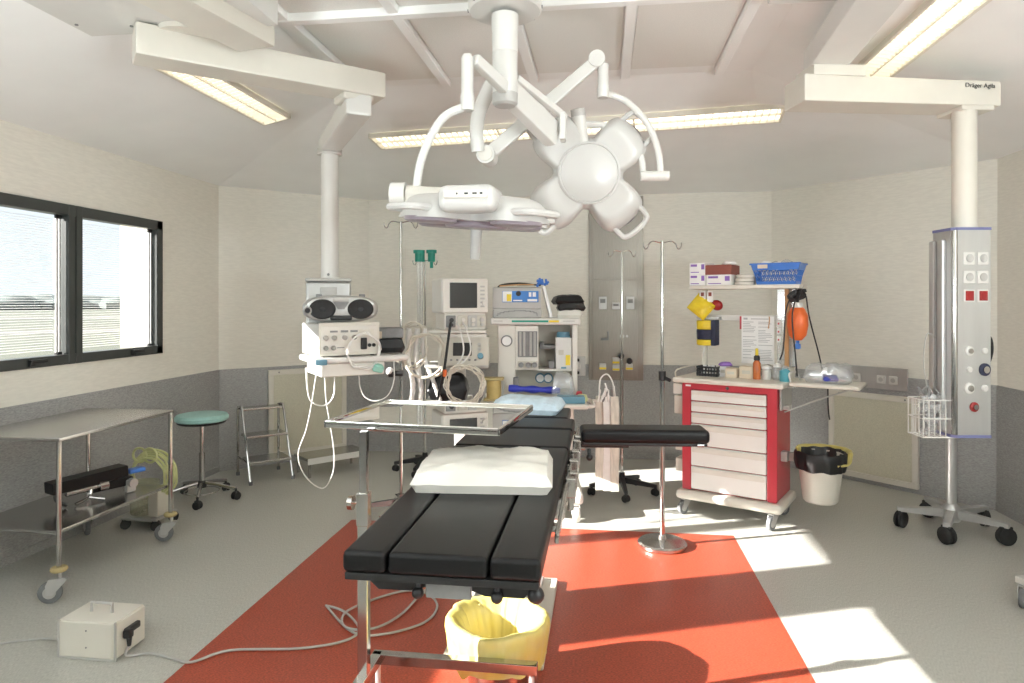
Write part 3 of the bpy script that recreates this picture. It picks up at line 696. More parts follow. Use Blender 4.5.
# ================================================================== castor helper
def castor(parent, x, y, r=0.05, w_=0.028, swivel=0.0, h=None, fork='greymetal', tyre='greyrubber', name='castor'):
    """fork in the thing's frame, wheel as its sub-part; wheel touches z=0"""
    h = h if h else 2 * r + 0.05
    tf = Matrix.Translation((x, y, 0)) @ Matrix.Rotation(swivel, 4, 'Z')
    o_ = 0.35 * r
    o_ = 0.7 * r
    XZ = Matrix(((1, 0, 0, 0), (0, 0, 1, 0), (0, 1, 0, 0), (0, 0, 0, 1)))
    f_ = B()
    pl_ = [(-o_ - 0.25 * r, 0.85 * r), (-o_ + 0.3 * r, 0.80 * r), (0.65 * r, 2.0 * r), (0.6 * r, 2 * r + 0.012), (-0.75 * r, 2 * r + 0.012), (-o_ - 0.3 * r, 1.7 * r)]
    for y_ in (-w_ * 0.5 - 0.007, w_ * 0.5 + 0.004): f_.prism(pl_, y_, y_ + 0.003, tf @ XZ)
    f_.box(-0.75 * r, 0.6 * r, -w_ * 0.5 - 0.007, w_ * 0.5 + 0.007, 2 * r + 0.006, 2 * r + 0.014, 0.003, 1, tf=tf)
    f_.cyl(tf @ Vector((0.1 * r, 0, 2 * r + 0.01)), tf @ Vector((0.1 * r, 0, h)), 0.011, n=10)
    c = f_.build(name, fork, parent)
    t_ = tf @ Matrix.Translation((-o_, 0, r)) @ Matrix.Rotation(PI / 2, 4, 'X')
    B().lathe([(0, -w_ / 2), (r * 0.75, -w_ / 2), (r * 0.95, -w_ * 0.42), (r, -w_ * 0.2), (r, w_ * 0.2), (r * 0.95, w_ * 0.42), (r * 0.75, w_ / 2), (0, w_ / 2)], 24, tf=t_).build('wheel', tyre, c)
    B().lathe([(0, -w_ / 2 - 0.002), (r * 0.5, -w_ / 2 - 0.002), (r * 0.55, -w_ / 2), (r * 0.55, w_ / 2), (r * 0.5, w_ / 2 + 0.002), (0, w_ / 2 + 0.002)], 18, tf=t_).build('wheel_hub', 'grey', c)
    return c
def twin_castor(parent, x, y, r=0.03, swivel=0.0, top=None, m='blackplastic'):
    tf = Matrix.Translation((x, y, 0)) @ Matrix.Rotation(swivel, 4, 'Z')
    t_ = tf @ Matrix.Translation((0, 0, r)) @ Matrix.Rotation(PI / 2, 4, 'X')
    b_ = B()
    for z in (-0.016, 0.016):
        b_.lathe([(0, z - 0.010), (r * 0.9, z - 0.010), (r, z - 0.006), (r, z + 0.006), (r * 0.9, z + 0.010), (0, z + 0.010)], 20, tf=t_)
    c = b_.build('castor', m, parent)
    B().cyl(tf @ Vector((0, 0, r)), tf @ Vector((0, 0, top if top else 2 * r + 0.02)), 0.009, n=8).box(-0.7 * r, 0.7 * r, -0.012, 0.012, r, 2 * r + 0.004, 0.006, 2, tf=tf).build('castor_stem', m, c)
    return c

# ================================================================== OPERATING TABLE
TX0, TX1 = -0.665, -0.152
o = thing('operating_table', 'black padded operating table in the middle of the room', 'operating table', (-0.41, 3.3, 0.0))
def tb(): return B(off=(-0.41, 3.3, 0))
tb().box(-0.71, -0.255, 2.89, 3.82, 0.0012, 0.028, 0.008).build('base_plate', 'beige', o)
tb().box(-0.68, -0.33, 2.92, 3.79, 0.028, 0.05, 0.01).build('base_cover', 'greymetal', o)
tb().box(-0.56, -0.33, 3.28, 3.58, 0.05, 0.50, 0.02).build('column', 'greymetal', o)
tb().box(-0.535, -0.35, 3.30, 3.56, 0.50, 0.86, 0.015).build('column_sleeve', 'steel', o)
zt = 0.962
def pad(x0, x1, y0, y1, z0=0.905, z1=zt): return tb().box(x0, x1, y0, y1, z0, z1, 0.014, 3).build('pad', 'black', o)
pad(TX0, -0.5495, 1.645, 2.94); pad(-0.5445, -0.286, 1.645, 2.94); pad(-0.281, TX1, 1.645, 2.94)
pad(TX0, TX1, 2.955, 3.36); pad(TX0, TX1 + 0.0, 3.375, 3.66, z1=zt + 0.004)
pad(-0.62, -0.19, 3.675, 4.02, 0.91, 0.968)
tb().box(TX0 + 0.005, TX1 - 0.005, 1.65, 2.93, 0.885, 0.905, 0.004).box(TX0 + 0.005, TX1 - 0.005, 2.96, 3.65, 0.885, 0.905, 0.004).box(-0.6, -0.21, 3.68, 4.0, 0.89, 0.91, 0.004).build('pad_tray', 'blackplastic', o)
# under frame at the foot end
b = tb()
b.prism([(-0.63, 0.885), (-0.585, 0.845), (-0.50, 0.845), (-0.44, 0.862), (-0.36, 0.862), (-0.30, 0.842), (-0.2, 0.842), (-0.165, 0.885)], 0, 1.2, Matrix(((1, 0, 0, 0), (0, 0, 1, 1.70), (0, 1, 0, 0), (0, 0, 0, 1))))
b.build('under_frame', 'blackplastic', o)
tb().box(-0.455, -0.335, 1.685, 1.70, 0.835, 0.875, 0.004).build('centre_plate', 'midgrey', o)
for x in (-0.475, -0.268):
    tb().cyl((x, 1.685, 0.85), (x, 1.70, 0.88), 0.010, n=14).ball((x, 1.685, 0.848), 0.016, u=12, v=8).build('clamp_knob', 'blackplastic', o)
tb().ball((-0.168, 1.68, 0.862), 0.022, u=12, v=8).build('corner_knob', 'blackplastic', o)
# side rails with clamps
for x in (TX0 - 0.018, TX1 + 0.018):
    tb().box(x - 0.006, x + 0.006, 1.95, 2.9, 0.895, 0.925, 0.003).box(x - 0.006, x + 0.006, 2.97, 3.64, 0.895, 0.925, 0.003).build('side_rail', 'steel', o)
    for y in (2.05, 2.8, 3.05, 3.55):
        tb().box(min(x, x * 0 + (x + (0.02 if x < -0.4 else -0.02))), max(x, x + (0.02 if x < -0.4 else -0.02)), y - 0.015, y + 0.015, 0.9, 0.92).build('rail_spacer', 'steel', o)
for y, z in ((2.55, 0.86), (2.68, 0.85), (2.82, 0.865), (3.02, 0.86), (3.18, 0.875)):
    tb().box(TX1 + 0.01, TX1 + 0.05, y - 0.022, y + 0.022, z, z + 0.075, 0.006).cyl((TX1 + 0.03, y, z - 0.05), (TX1 + 0.03, y, z + 0.01), 0.012, n=10).build('rail_clamp', 'steel', o)
tb().box(TX1 - 0.05, TX1 + 0.012, 2.45, 3.25, 0.80, 0.885, 0.01).build('side_housing', 'steel', o)

# arm board (clamped on the table, a thing of its own)
o = thing('arm_board', 'black padded arm board sticking out to the right of the operating table', 'arm board', (0.18, 3.27, 0.90), R(5))
B().box(-0.29, 0.31, -0.085, 0.085, 0.035, 0.10, 0.022, 4).build('pad', 'black', o)
B().box(-0.285, 0.30, -0.07, 0.07, 0.022, 0.037, 0.004).build('board', 'blackplastic', o)
B().box(-0.30, -0.06, -0.035, 0.035, 0.005, 0.024, 0.006).build('bracket', 'blackplastic', o)
B().box(-0.32, -0.265, -0.03, 0.03, -0.01, 0.06, 0.008).build('rail_clamp', 'steel', o)
B().cyl((-0.25, -0.04, 0.0), (-0.25, -0.06, -0.035), 0.009, n=10).ball((-0.25, -0.06, -0.035), 0.016, u=10, v=6).build('clamp_lever', 'blackplastic', o)
B().cyl((0.25, -0.078, 0.03), (0.28, -0.078, 0.03), 0.008, n=8).build('end_knob', 'chrome', o)

# foam pillow in shiny wrap, and the pale blue head pillow
o = B().cushion(0, 0, 0, 0.475, 0.40, 0.088, 26, 0, 0.20, 0.010, 3, wf=11).build('foam_pillow', 'foam'); o.location = (-0.415, 2.375, 0.962); o.rotation_euler = (0, 0, R(4))
tag(o, 'white plastic wrapped foam pad lying on the leg section of the operating table', 'pillow')
o = B().cushion(0, 0, 0, 0.40, 0.28, 0.088, 20, 0, 0.34, 0.012, 8, wf=10).build('head_pillow', 'bluecloth'); o.location = (-0.43, 3.86, 0.966); o.rotation_euler = (0, 0, R(-6))
tag(o, 'pale blue pillow at the head end of the operating table behind the steel tray', 'pillow')

# ================================================================== MAYO STAND
o = thing('instrument_stand', 'chrome stand with a polished steel tray reaching over the operating table', 'instrument stand', (-0.872, 2.37, 0.0))
def mb(): return B(off=(-0.872, 2.37, 0))
PX, PY = -0.872, 2.37
mb().box(PX - 0.019, PX + 0.019, PY - 0.019, PY + 0.019, 0.21, 0.87, 0.003).build('lower_post', 'chrome', o)
mb().box(PX - 0.022, PX + 0.022, PY - 0.022, PY + 0.022, 0.78, 0.90, 0.003).build('post_collar', 'chrome', o)
mb().box(PX - 0.0145, PX + 0.0145, PY - 0.0145, PY + 0.0145, 0.85, 1.125, 0.003).build('upper_post', 'chrome', o)
mb().cyl((PX - 0.02, PY, 0.86), (PX - 0.05, PY, 0.86), 0.006, n=10).cyl((PX - 0.04, PY, 0.86), (PX - 0.058, PY, 0.86), 0.026, n=20).build('clamp_knob', 'chrome', o)
TFm = Matrix.Translation((-0.675, 2.665, 0)) @ Matrix.Rotation(R(-6), 4, 'Z')
b = mb(); w2, d2 = 0.345, 0.285
b.box(-w2, w2, -d2, d2, 1.138, 1.142, tf=TFm)
for a in (((-w2, w2), (-d2, -d2 + 0.012)), ((-w2, w2), (d2 - 0.012, d2)), ((-w2, -w2 + 0.012), (-d2, d2)), ((w2 - 0.012, w2), (-d2, d2))):
    b.box(a[0][0], a[0][1], a[1][0], a[1][1], 1.124, 1.152, 0.004, 2, tf=TFm)
b.build('tray', 'mirror', o)
mb().tube([TFm @ Vector(p) for p in ((-0.30, -0.22, 1.122), (0.26, -0.22, 1.122), (0.30, -0.18, 1.122), (0.30, 0.18, 1.122), (0.26, 0.22, 1.122), (-0.26, 0.22, 1.122), (-0.30, 0.18, 1.122))], 0.009, 10, 4, True).build('tray_frame', 'chrome', o)
mb().box(-0.24, 0.0, -0.16, 0.10, 1.095, 1.13, 0.008, 2, tf=TFm).build('tray_bracket', 'pale', o)
mb().box(PX - 0.02, PX + 0.02, 2.08, 2.53, 0.195, 0.235, 0.004).build('base_bar', 'chrome', o)
mb().box(PX - 0.02, -0.245, 2.50, 2.54, 0.195, 0.235, 0.004).build('base_bar', 'chrome', o)
for x, y in ((PX, 2.10), (PX, 2.515), (-0.27, 2.52)):
    c_ = castor(o, x - PX, y - PY, 0.045, 0.022, R(60), 0.20)

# ================================================================== KICK BUCKET WITH YELLOW LINER
o = thing('waste_bucket', 'steel waste bucket with a yellow bag under the foot end of the operating table', 'bucket', (-0.435, 2.755, 0.0012))
B().lathe([(0, 0.0), (0.11, 0.0), (0.118, 0.006), (0.165, 0.27), (0.170, 0.275), (0.166, 0.278), (0.112, 0.012), (0, 0.012)], 36).build('bucket_body', 'steel', o)
def crinkle(amp, sd_, rim=1.0):
    def fn(c):
        a = math.atan2(c.y, c.x); r = math.hypot(c.x, c.y)
        k = noise.noise(Vector((math.cos(a) * 4 + sd_, math.sin(a) * 4, c.z * 9))) + 0.6 * noise.noise(Vector((math.cos(a) * 11 + sd_, math.sin(a) * 11, c.z * 6)))
        r2 = max(0.0, r + amp * k); z2 = c.z + amp * 0.9 * noise.noise(Vector((math.cos(a) * 2.2 + sd_, math.sin(a) * 2.2, 3.0))) * rim
        return Vector((r2 * math.cos(a), r2 * math.sin(a), z2))
    return fn
def folds(sd_, amp):
    def fn(c):
        a = math.atan2(c.y, c.x); r = math.hypot(c.x, c.y); up = min(1.0, max(0.0, (c.z - 0.03) / 0.2))
        k = noise.noise(Vector((math.cos(a) * 3 + sd_, math.sin(a) * 3, c.z * 4))) + 0.55 * noise.noise(Vector((math.cos(a) * 14 + sd_, math.sin(a) * 14, c.z * 2.5))) + 0.3 * noise.noise(Vector((math.cos(a) * 30 + sd_, math.sin(a) * 30, c.z * 12)))
        r2 = r + amp * k * up
        z2 = c.z + 0.012 * noise.noise(Vector((math.cos(a) * 1.8 + sd_, math.sin(a) * 1.8, 3.0))) * up - (0.05 * max(0, noise.noise(Vector((math.cos(a) * 2.5 + sd_, math.sin(a) * 2.5, 7.0)))) if (c.z < 0.16 and r > 0.17) else 0)
        return Vector((r2 * math.cos(a), r2 * math.sin(a), z2))
    return fn
B().lathe([(0.0, 0.022), (0.05, 0.024), (0.082, 0.03), (0.093, 0.06), (0.103, 0.11), (0.117, 0.17), (0.132, 0.22), (0.15, 0.265), (0.172, 0.29), (0.192, 0.298), (0.205, 0.298), (0.213, 0.288), (0.214, 0.26), (0.208, 0.22), (0.204, 0.18), (0.200, 0.165), (0.200, 0.14)], 140, fn=folds(2.0, 0.011)).build('liner', 'yellow', o, ang=85)

# ================================================================== FLOOR BOX AND ITS CABLE
o = thing('pedal_box', 'cream metal box with a carrying handle on the floor at front left', 'box', (-2.29, 2.83, 0.0))
def xb(): return B()
xb().box(-0.14, 0.135, -0.115, 0.08, 0.006, 0.170, 0.004).build('case', 'cream', o)
b = xb(); 
for x in (-0.143, 0.135): b.box(x, x + 0.008, -0.12, -0.108, 0.0, 0.174, 0.002, 1)
b.box(-0.143, 0.143, -0.12, -0.108, 0.0, 0.008, 0.002, 1)
b.build('edge_trim', 'grey', o)
xb().box(-0.128, 0.127, -0.119, -0.114, 0.012, 0.166, 0.002, 1).build('front_panel', 'cream', o)
b = xb()
for z in (0.055, 0.13): b.cyl((0.0, -0.121, z), (0.0, -0.118, z), 0.004, n=8)
b.build('screw', 'midgrey', o)
xb().tube([(-0.055, -0.02, 0.17), (-0.055, -0.02, 0.212), (0.05, -0.02, 0.212), (0.05, -0.02, 0.17)], 0.007, 8, 0).build('handle', 'grey', o)
xb().box(0.136, 0.145, -0.108, 0.074, 0.01, 0.166, 0.003, 1).build('side_panel', 'cream', o)
xb().box(0.144, 0.165, -0.07, 0.02, 0.095, 0.125, 0.006).box(0.15, 0.185, -0.085, -0.05, 0.085, 0.125, 0.008).cyl((0.172, -0.068, 0.085), (0.172, -0.068, 0.05), 0.012, 0.008, 10).build('plug', 'blackplastic', o)
b = B().tube([(-2.118, 2.762, 0.05), (-2.12, 2.75, 0.012), (-2.03, 2.79, 0.007), (-1.90, 2.76, 0.007), (-1.80, 2.745, 0.008), (-1.69, 2.86, 0.008), (-1.38, 2.92, 0.008), (-1.20, 3.017, 0.008), (-1.18, 3.137, 0.008), (-1.31, 3.28, 0.016), (-1.441, 3.352, 0.008)], 0.006, 8)
b.tube([(-1.441, 3.352, 0.008), (-1.20, 3.10, 0.008), (-1.04, 3.10, 0.008), (-0.88, 3.24, 0.008), (-0.86, 3.42, 0.008), (-0.95, 3.56, 0.008), (-1.08, 3.58, 0.008), (-1.22, 3.45, 0.008), (-1.30, 3.26, 0.02), (-1.24, 3.12, 0.018), (-1.10, 3.12, 0.022), (-1.02, 3.30, 0.01), (-0.98, 3.52, 0.018), (-0.93, 3.62, 0.03), (-0.80, 3.6, 0.05), (-0.72, 3.55, 0.07)], 0.006, 8)
tag(b.build('floor_cable', 'cablegrey'), 'grey cable looped over the red floor from the cream box to the table', 'cable')
b = B().tube([(-2.44, 2.83, 0.04), (-2.50, 2.84, 0.01), (-2.65, 2.84, 0.006), (-2.95, 2.72, 0.006), (-3.3, 2.75, 0.006)], 0.005, 8)
tag(b.build('floor_cable', 'cablegrey'), 'thin grey cord running from the cream floor box out of frame left', 'cable')

# ================================================================== LEFT TROLLEY
o = thing('instrument_trolley', 'stainless steel two tier trolley on castors beneath the window', 'trolley', (-3.19, 3.70, 0.0))
def yb(): return B(off=(-3.19, 3.70, 0))
X0, X1, Y0, Y1 = -3.50, -2.86, 3.20, 4.16
yb().box(X0, X1, Y0, Y1, 0.855, 0.875, 0.005).build('top', 'steel', o)
yb().box(X0 + 0.02, X1 - 0.03, Y0 + 0.02, Y1 - 0.02, 0.355, 0.375, 0.005).build('shelf', 'steel', o)
for x, y, sw in ((X1 - 0.015, Y0 + 0.015, R(25)), (X1 - 0.015, Y1 - 0.015, R(20)), (X0 + 0.015, Y0 + 0.015, R(20)), (X0 + 0.015, Y1 - 0.015, R(-40))):
    yb().cyl((x, y, 0.17), (x, y, 0.856), 0.0135, n=14).build('leg', 'chrome', o)
    yb().lathe([(0, 0.165), (0.036, 0.165), (0.042, 0.173), (0.042, 0.18), (0.036, 0.188), (0, 0.188)], 20, (x, y, 0)).build('bumper_disc', 'tan', o)
    castor(o, x + 3.19, y - 3.70, 0.058, 0.03, sw, 0.17)
# arm support on the trolley shelf
AO = Vector((-3.13, 3.80, 0.376))
o = thing('arm_support', 'black padded arm support with chrome clamps lying on the trolley shelf', 'arm support', AO)
def ab(): return B(off=AO)
TFa = Matrix.Translation((-3.13, 3.80, 0.0)) @ Matrix.Rotation(R(66), 4, 'Z')
ab().box(-0.25, 0.19, -0.055, 0.055, 0.475, 0.545, 0.008, tf=TFa @ Matrix.Translation((0, 0, 0)) @ Matrix.Rotation(R(-3), 4, 'Y')).build('pad', 'black', o)
ab().box(-0.05, 0.20, -0.045, 0.045, 0.42, 0.475, 0.008, tf=TFa).build('lower_pad', 'black', o)
ab().cyl(TFa @ Vector((-0.2, -0.04, 0.455)), TFa @ Vector((0.02, -0.04, 0.46)), 0.018, n=14).cyl(TFa @ Vector((-0.02, -0.05, 0.46)), TFa @ Vector((0.03, -0.05, 0.46)), 0.032, n=18).build('clamp_shaft', 'chrome', o)
ab().tube([TFa @ Vector(p) for p in ((-0.06, -0.05, 0.45), (-0.08, -0.06, 0.41), (-0.16, -0.07, 0.389))], 0.010, 8).tube([TFa @ Vector(p) for p in ((-0.08, -0.06, 0.41), (-0.01, -0.11, 0.389))], 0.010, 8, 2).build('clamp_handle', 'chrome', o)
ab().tube([TFa @ Vector(p) for p in ((-0.24, -0.02, 0.49), (-0.25, -0.04, 0.43), (-0.20, -0.05, 0.389))], 0.012, 8).build('hook', 'blackplastic', o)
ab().box(0.15, 0.21, -0.06, -0.02, 0.378, 0.46, 0.01, tf=TFa).cyl(TFa @ Vector((0.18, -0.085, 0.44)), TFa @ Vector((0.18, -0.05, 0.44)), 0.028, n=18).build('end_clamp', 'greymetal', o)
ab().box(0.185, 0.29, -0.03, 0.03, 0.485, 0.515, 0.01, tf=TFa).build('blue_grip', 'blue', o, label='blue grip at the end')
# wheeled suction unit beyond the trolley, with a coil of tubing
SU = Vector((-3.22, 4.42, 0.0))
o = thing('suction_unit', 'clear suction canister unit on small wheels behind the steel trolley', 'suction unit', SU)
B().box(-0.15, 0.13, -0.12, 0.12, 0.06, 0.085, 0.01).build('base_tray', 'greymetal', o)
B().lathe([(0, 0.085), (0.085, 0.085), (0.09, 0.095), (0.1, 0.30), (0.1, 0.31), (0, 0.315)], 24, (-0.05, 0.0, 0)).build('canister', 'clearyellow', o)
B().box(0.04, 0.12, -0.09, 0.09, 0.085, 0.28, 0.012).build('pump_case', 'beige', o)
B().box(-0.04, 0.0, -0.125, -0.105, 0.24, 0.27, 0.006).build('red_clip', 'darkred', o)
for x, y in ((-0.12, -0.1), (0.11, -0.1), (-0.12, 0.1), (0.11, 0.1)): twin_castor(o, x, y, 0.033, R(30), 0.065, 'rubber')
b = B()
for i in range(5):
    p = []
    for k in range(16):
        a = 2 * PI * k / 16; r = 0.125 + 0.011 * i
        p.append((0.02 + r * math.cos(a) + random.uniform(-.008, .008), -0.02 + 0.018 * (i - 2) + random.uniform(-.005, .005), 0.36 + r * 1.05 * math.sin(a)))
    b.tube(p, 0.0085, 7, 3, True)
for cx in (-0.05, 0.03): b.tube([(cx + 0.05 * math.cos(2 * PI * k / 10), -0.05, 0.51 + 0.05 * math.sin(2 * PI * k / 10)) for k in range(10)], 0.009, 7, 3, True)
q = b.build('tubing_coil', 'greentube'); q.location = SU
tag(q, 'coil of yellow green suction tubing propped up behind the trolley', 'tubing')

# ================================================================== STOOL
o = thing('stool', 'round stool with pale teal seat on a chrome five star base', 'stool', (-3.22, 5.04, 0.0))
B().lathe([(0, 0.62), (0.175, 0.62), (0.185, 0.628), (0.188, 0.64), (0, 0.64)], 36).build('seat_pan', 'blackplastic', o)
B().lathe([(0, 0.638), (0.185, 0.638), (0.20, 0.65), (0.202, 0.672), (0.19, 0.69), (0.15, 0.698), (0, 0.70)], 40).build('seat', 'teal', o)
B().cyl((0, 0, 0.12), (0, 0, 0.38), 0.022, n=18).build('outer_column', 'chrome', o)
B().cyl((0, 0, 0.38), (0, 0, 0.625), 0.016, n=18).build('inner_column', 'chrome', o)
B().lathe([(0, 0.10), (0.036, 0.10), (0.036, 0.14), (0.024, 0.155), (0, 0.155)], 20).build('hub', 'blackplastic', o)
for k in range(5):
    a = 2 * PI * k / 5 + R(8)
    B().tube([(0.03 * math.cos(a), 0.03 * math.sin(a), 0.135), (0.15 * math.cos(a), 0.15 * math.sin(a), 0.115), (0.275 * math.cos(a), 0.275 * math.sin(a), 0.088)], 0.0135, 8, 3).build('leg', 'chrome', o)
    twin_castor(o, 0.275 * math.cos(a), 0.275 * math.sin(a), 0.032, a + 1.1, 0.09, 'rubber')
B().tube([(0.13 * math.cos(2 * PI * k / 20), 0.13 * math.sin(2 * PI * k / 20), 0.07) for k in range(20)], 0.005, 6, 2, True).build('foot_ring', 'chrome', o)

# ================================================================== STEP LADDER and PLATFORM
o = thing('step_ladder', 'chrome three tread step ladder against the left corner wall', 'step ladder', (-3.15, 5.86, 0.0), R(44))
for x in (-0.185, 0.185):
    q = B().tube([(x, -0.34, 0.0), (x, -0.08, 0.59), (x, -0.03, 0.635), (x, 0.02, 0.64), (x, 0.07, 0.62), (x, 0.085, 0.58), (x, 0.085, 0.0)], 0.012, 8, 3).tube([(x, -0.26, 0.17), (x, 0.085, 0.17)], 0.008, 8, 0).build('side_frame', 'chrome', o)
    for y in (-0.34, 0.085): B().cyl((x, y, 0.0), (x, y, 0.03), 0.017, n=12).build('foot', 'greyrubber', q)
for y0, y1, z in ((-0.30, -0.04, 0.19), (-0.205, 0.0, 0.40), (-0.07, 0.075, 0.63)):
    B().box(-0.18, 0.18, y0, y1, z - 0.022, z, 0.005).build('tread', 'steel', o)
o = thing('step_platform', 'low steel step platform on the floor beside the step ladder', 'platform', (-2.56, 6.08, 0.0), R(48))
B().box(-0.30, 0.30, -0.16, 0.16, 0.15, 0.178, 0.006).build('top', 'steel', o)
B().box(-0.302, 0.302, -0.165, -0.158, 0.125, 0.18, 0.002, 1).build('front_lip', 'white', o)
for x in (-0.27, 0.27):
    for y in (-0.13, 0.13): B().cyl((x, y, 0.0), (x, y, 0.155), 0.013, n=12).build('leg', 'chrome', o)

# ================================================================== IV POLES
def hooks(b_, z, L, n_=2, a0=0.0, drop=0.03):
    for k in range(n_):
        a = a0 + 2 * PI * k / n_; c, s_ = math.cos(a), math.sin(a)
        b_.tube([(0, 0, z), (0.5 * L * c, 0.5 * L * s_, z + 0.012), (0.72 * L * c, 0.72 * L * s_, z - 0.004), (0.82 * L * c, 0.82 * L * s_, z - drop), (0.93 * L * c, 0.93 * L * s_, z - drop - 0.008), (1.03 * L * c, 1.03 * L * s_, z - drop + 0.012), (1.05 * L * c, 1.05 * L * s_, z - drop + 0.034)], 0.0042, 6, 4)
    return b_
o = thing('iv_pole', 'chrome infusion pole on a round steel base standing on the red floor', 'IV pole', (0.385, 4.49, 0.0012))
B().lathe([(0, 0.0), (0.155, 0.0), (0.16, 0.006), (0.16, 0.022), (0.15, 0.032), (0.05, 0.042), (0.028, 0.046), (0.022, 0.075), (0, 0.075)], 40).build('base', 'steel', o)
B().cyl((0, 0, 0.07), (0, 0, 1.13), 0.0165, n=16).build('lower_tube', 'chrome', o)
B().cyl((0, 0, 1.13), (0, 0, 2.0), 0.0105, n=14).build('upper_tube', 'chrome', o)
B().cyl((0, 0, 1.085), (0, 0, 1.145), 0.024, n=16).cyl((0.02, -0.02, 1.10), (0.045, -0.045, 1.09), 0.012, n=10).build('height_clamp', 'blackplastic', o)
hooks(B(), 1.985, 0.12, 2, R(8)).build('hook', 'chrome', o)

def star_pole(label, x, y, top, col, hk, a0, lw=0.018):
    o_ = thing('iv_pole', label, 'IV pole', (x, y, 0.0))
    B().cyl((0, 0, 0.10), (0, 0, top * 0.55), 0.0135, n=14).build('lower_tube', 'chrome', o_)
    B().cyl((0, 0, top * 0.55), (0, 0, top), 0.0095, n=12).build('upper_tube', 'chrome', o_)
    B().cyl((0, 0, 0.08), (0, 0, 0.17), 0.03, 0.024, 16).build('hub', col, o_)
    for k in range(5):
        a = a0 + 2 * PI * k / 5
        tf = Matrix.Rotation(a, 4, 'Z')
        B().faces([tf @ Vector(p) for p in ((0.02, -0.02, 0.085), (0.02, 0.02, 0.085), (0.02, 0.02, 0.135), (0.02, -0.02, 0.135), (0.29, -0.013, 0.065), (0.29, 0.013, 0.065), (0.29, 0.013, 0.09), (0.29, -0.013, 0.09))],
                  [(3, 2, 1, 0), (4, 5, 6, 7), (0, 1, 5, 4), (1, 2, 6, 5), (2, 3, 7, 6), (3, 0, 4, 7)]).build('leg', col, o_)
        twin_castor(o_, 0.275 * math.cos(a), 0.275 * math.sin(a), 0.028, a + 0.8, 0.07, 'rubber')
    hooks(B(), top - 0.01, hk, 2, R(10)).build('hook', 'chrome', o_)
    return o_
star_pole('infusion pole on a black five star base in front of the steel gas panel', 0.157, 5.70, 2.03, 'blackplastic', 0.11, R(-85))
o = star_pole('tall infusion pole right of the pendant shelf rising behind the tray', -1.494, 4.84, 2.20, 'chrome', 0.12, R(42))
B().cyl((-0.06, -0.02, 1.07), (0.02, -0.01, 1.07), 0.022, n=14).cyl((-0.085, -0.025, 1.07), (-0.05, -0.02, 1.07), 0.03, n=14).build('side_clamp', 'blackplastic', o)
B().ball((-0.075, -0.03, 1.085), 0.03, u=12, v=8).build('white_knob', 'white', o, label='white clamp knob')
o = star_pole('infusion pole with two green topped tubes hanging from its hooks', -1.677, 6.20, 2.0, 'blackplastic', 0.11, R(50))
for i, x in enumerate((-0.05, -0.02, 0.075)):
    q = thing('breathing_tube', ['milky tube with a green cap, leftmost on the back infusion pole', 'milky tube with a green cap, middle one on the back infusion pole', 'green cap hanging right of the back infusion pole'][i], 'tube', (-1.677 + x, 6.195 - 0.04, 1.90), 0, 'green capped tubes on the back pole')
    B().cyl((0, 0, 0.08), (0, 0, 0.16), 0.035 if i != 1 else 0.028, n=14).cyl((0, 0, 0.16), (0, 0, 0.19), 0.05 if i != 1 else 0.03, n=16).build('cap', 'green', q)
    if i < 2: B().cyl((0, 0, -0.80), (0, 0, 0.09), 0.016, n=10).build('tube', 'clear', q)
    else: B().cyl((0, 0, 0.02), (0, 0, 0.09), 0.016, n=10).build('tube', 'green', q)

# ================================================================== WHEELED STAND under the right pendant
o = thing('wheeled_stand', 'grey pole on a five legged base with black wheels under the service column', 'stand', (2.40, 5.03, 0.0))
B().cyl((0, 0, 0.10), (0, 0, 1.35), 0.034, n=22).build('pole', 'greymetal', o)
B().lathe([(0, 0.08), (0.05, 0.08), (0.06, 0.10), (0.055, 0.17), (0.036, 0.20), (0, 0.20)], 22).build('hub', 'greymetal', o)
for p in ((2.099, 5.094), (2.253, 4.777), (2.629, 4.809), (2.70, 5.20), (2.40, 5.36)):
    d = Vector((p[0] - 2.40, p[1] - 5.03)); a = math.atan2(d.y, d.x); L = d.length
    tf = Matrix.Rotation(a, 4, 'Z')
    B().faces([tf @ Vector(q) for q in ((0.03, -0.028, 0.105), (0.03, 0.028, 0.105), (0.03, 0.028, 0.165), (0.03, -0.028, 0.165), (L + 0.02, -0.022, 0.115), (L + 0.02, 0.022, 0.115), (L + 0.02, 0.022, 0.142), (L + 0.02, -0.022, 0.142))],
              [(3, 2, 1, 0), (4, 5, 6, 7), (0, 1, 5, 4), (1, 2, 6, 5), (2, 3, 7, 6), (3, 0, 4, 7)]).build('leg', 'greymetal', o)
    twin_castor(o, d.x, d.y, 0.058, a + 0.9, 0.12, 'rubber')
# wheel of something out of frame at the right edge
o = thing('trolley_castor', 'castor of an equipment base at the right edge of the picture', 'castor', (2.20, 3.86, 0.0), R(20))
castor(o, 0, 0, 0.05, 0.03, R(30), 0.14)
B().box(-0.03, 0.5, -0.03, 0.03, 0.115, 0.15, 0.005).build('base_bar', 'white', o)
castor(o, 0.45, 0, 0.05, 0.03, R(30), 0.14)

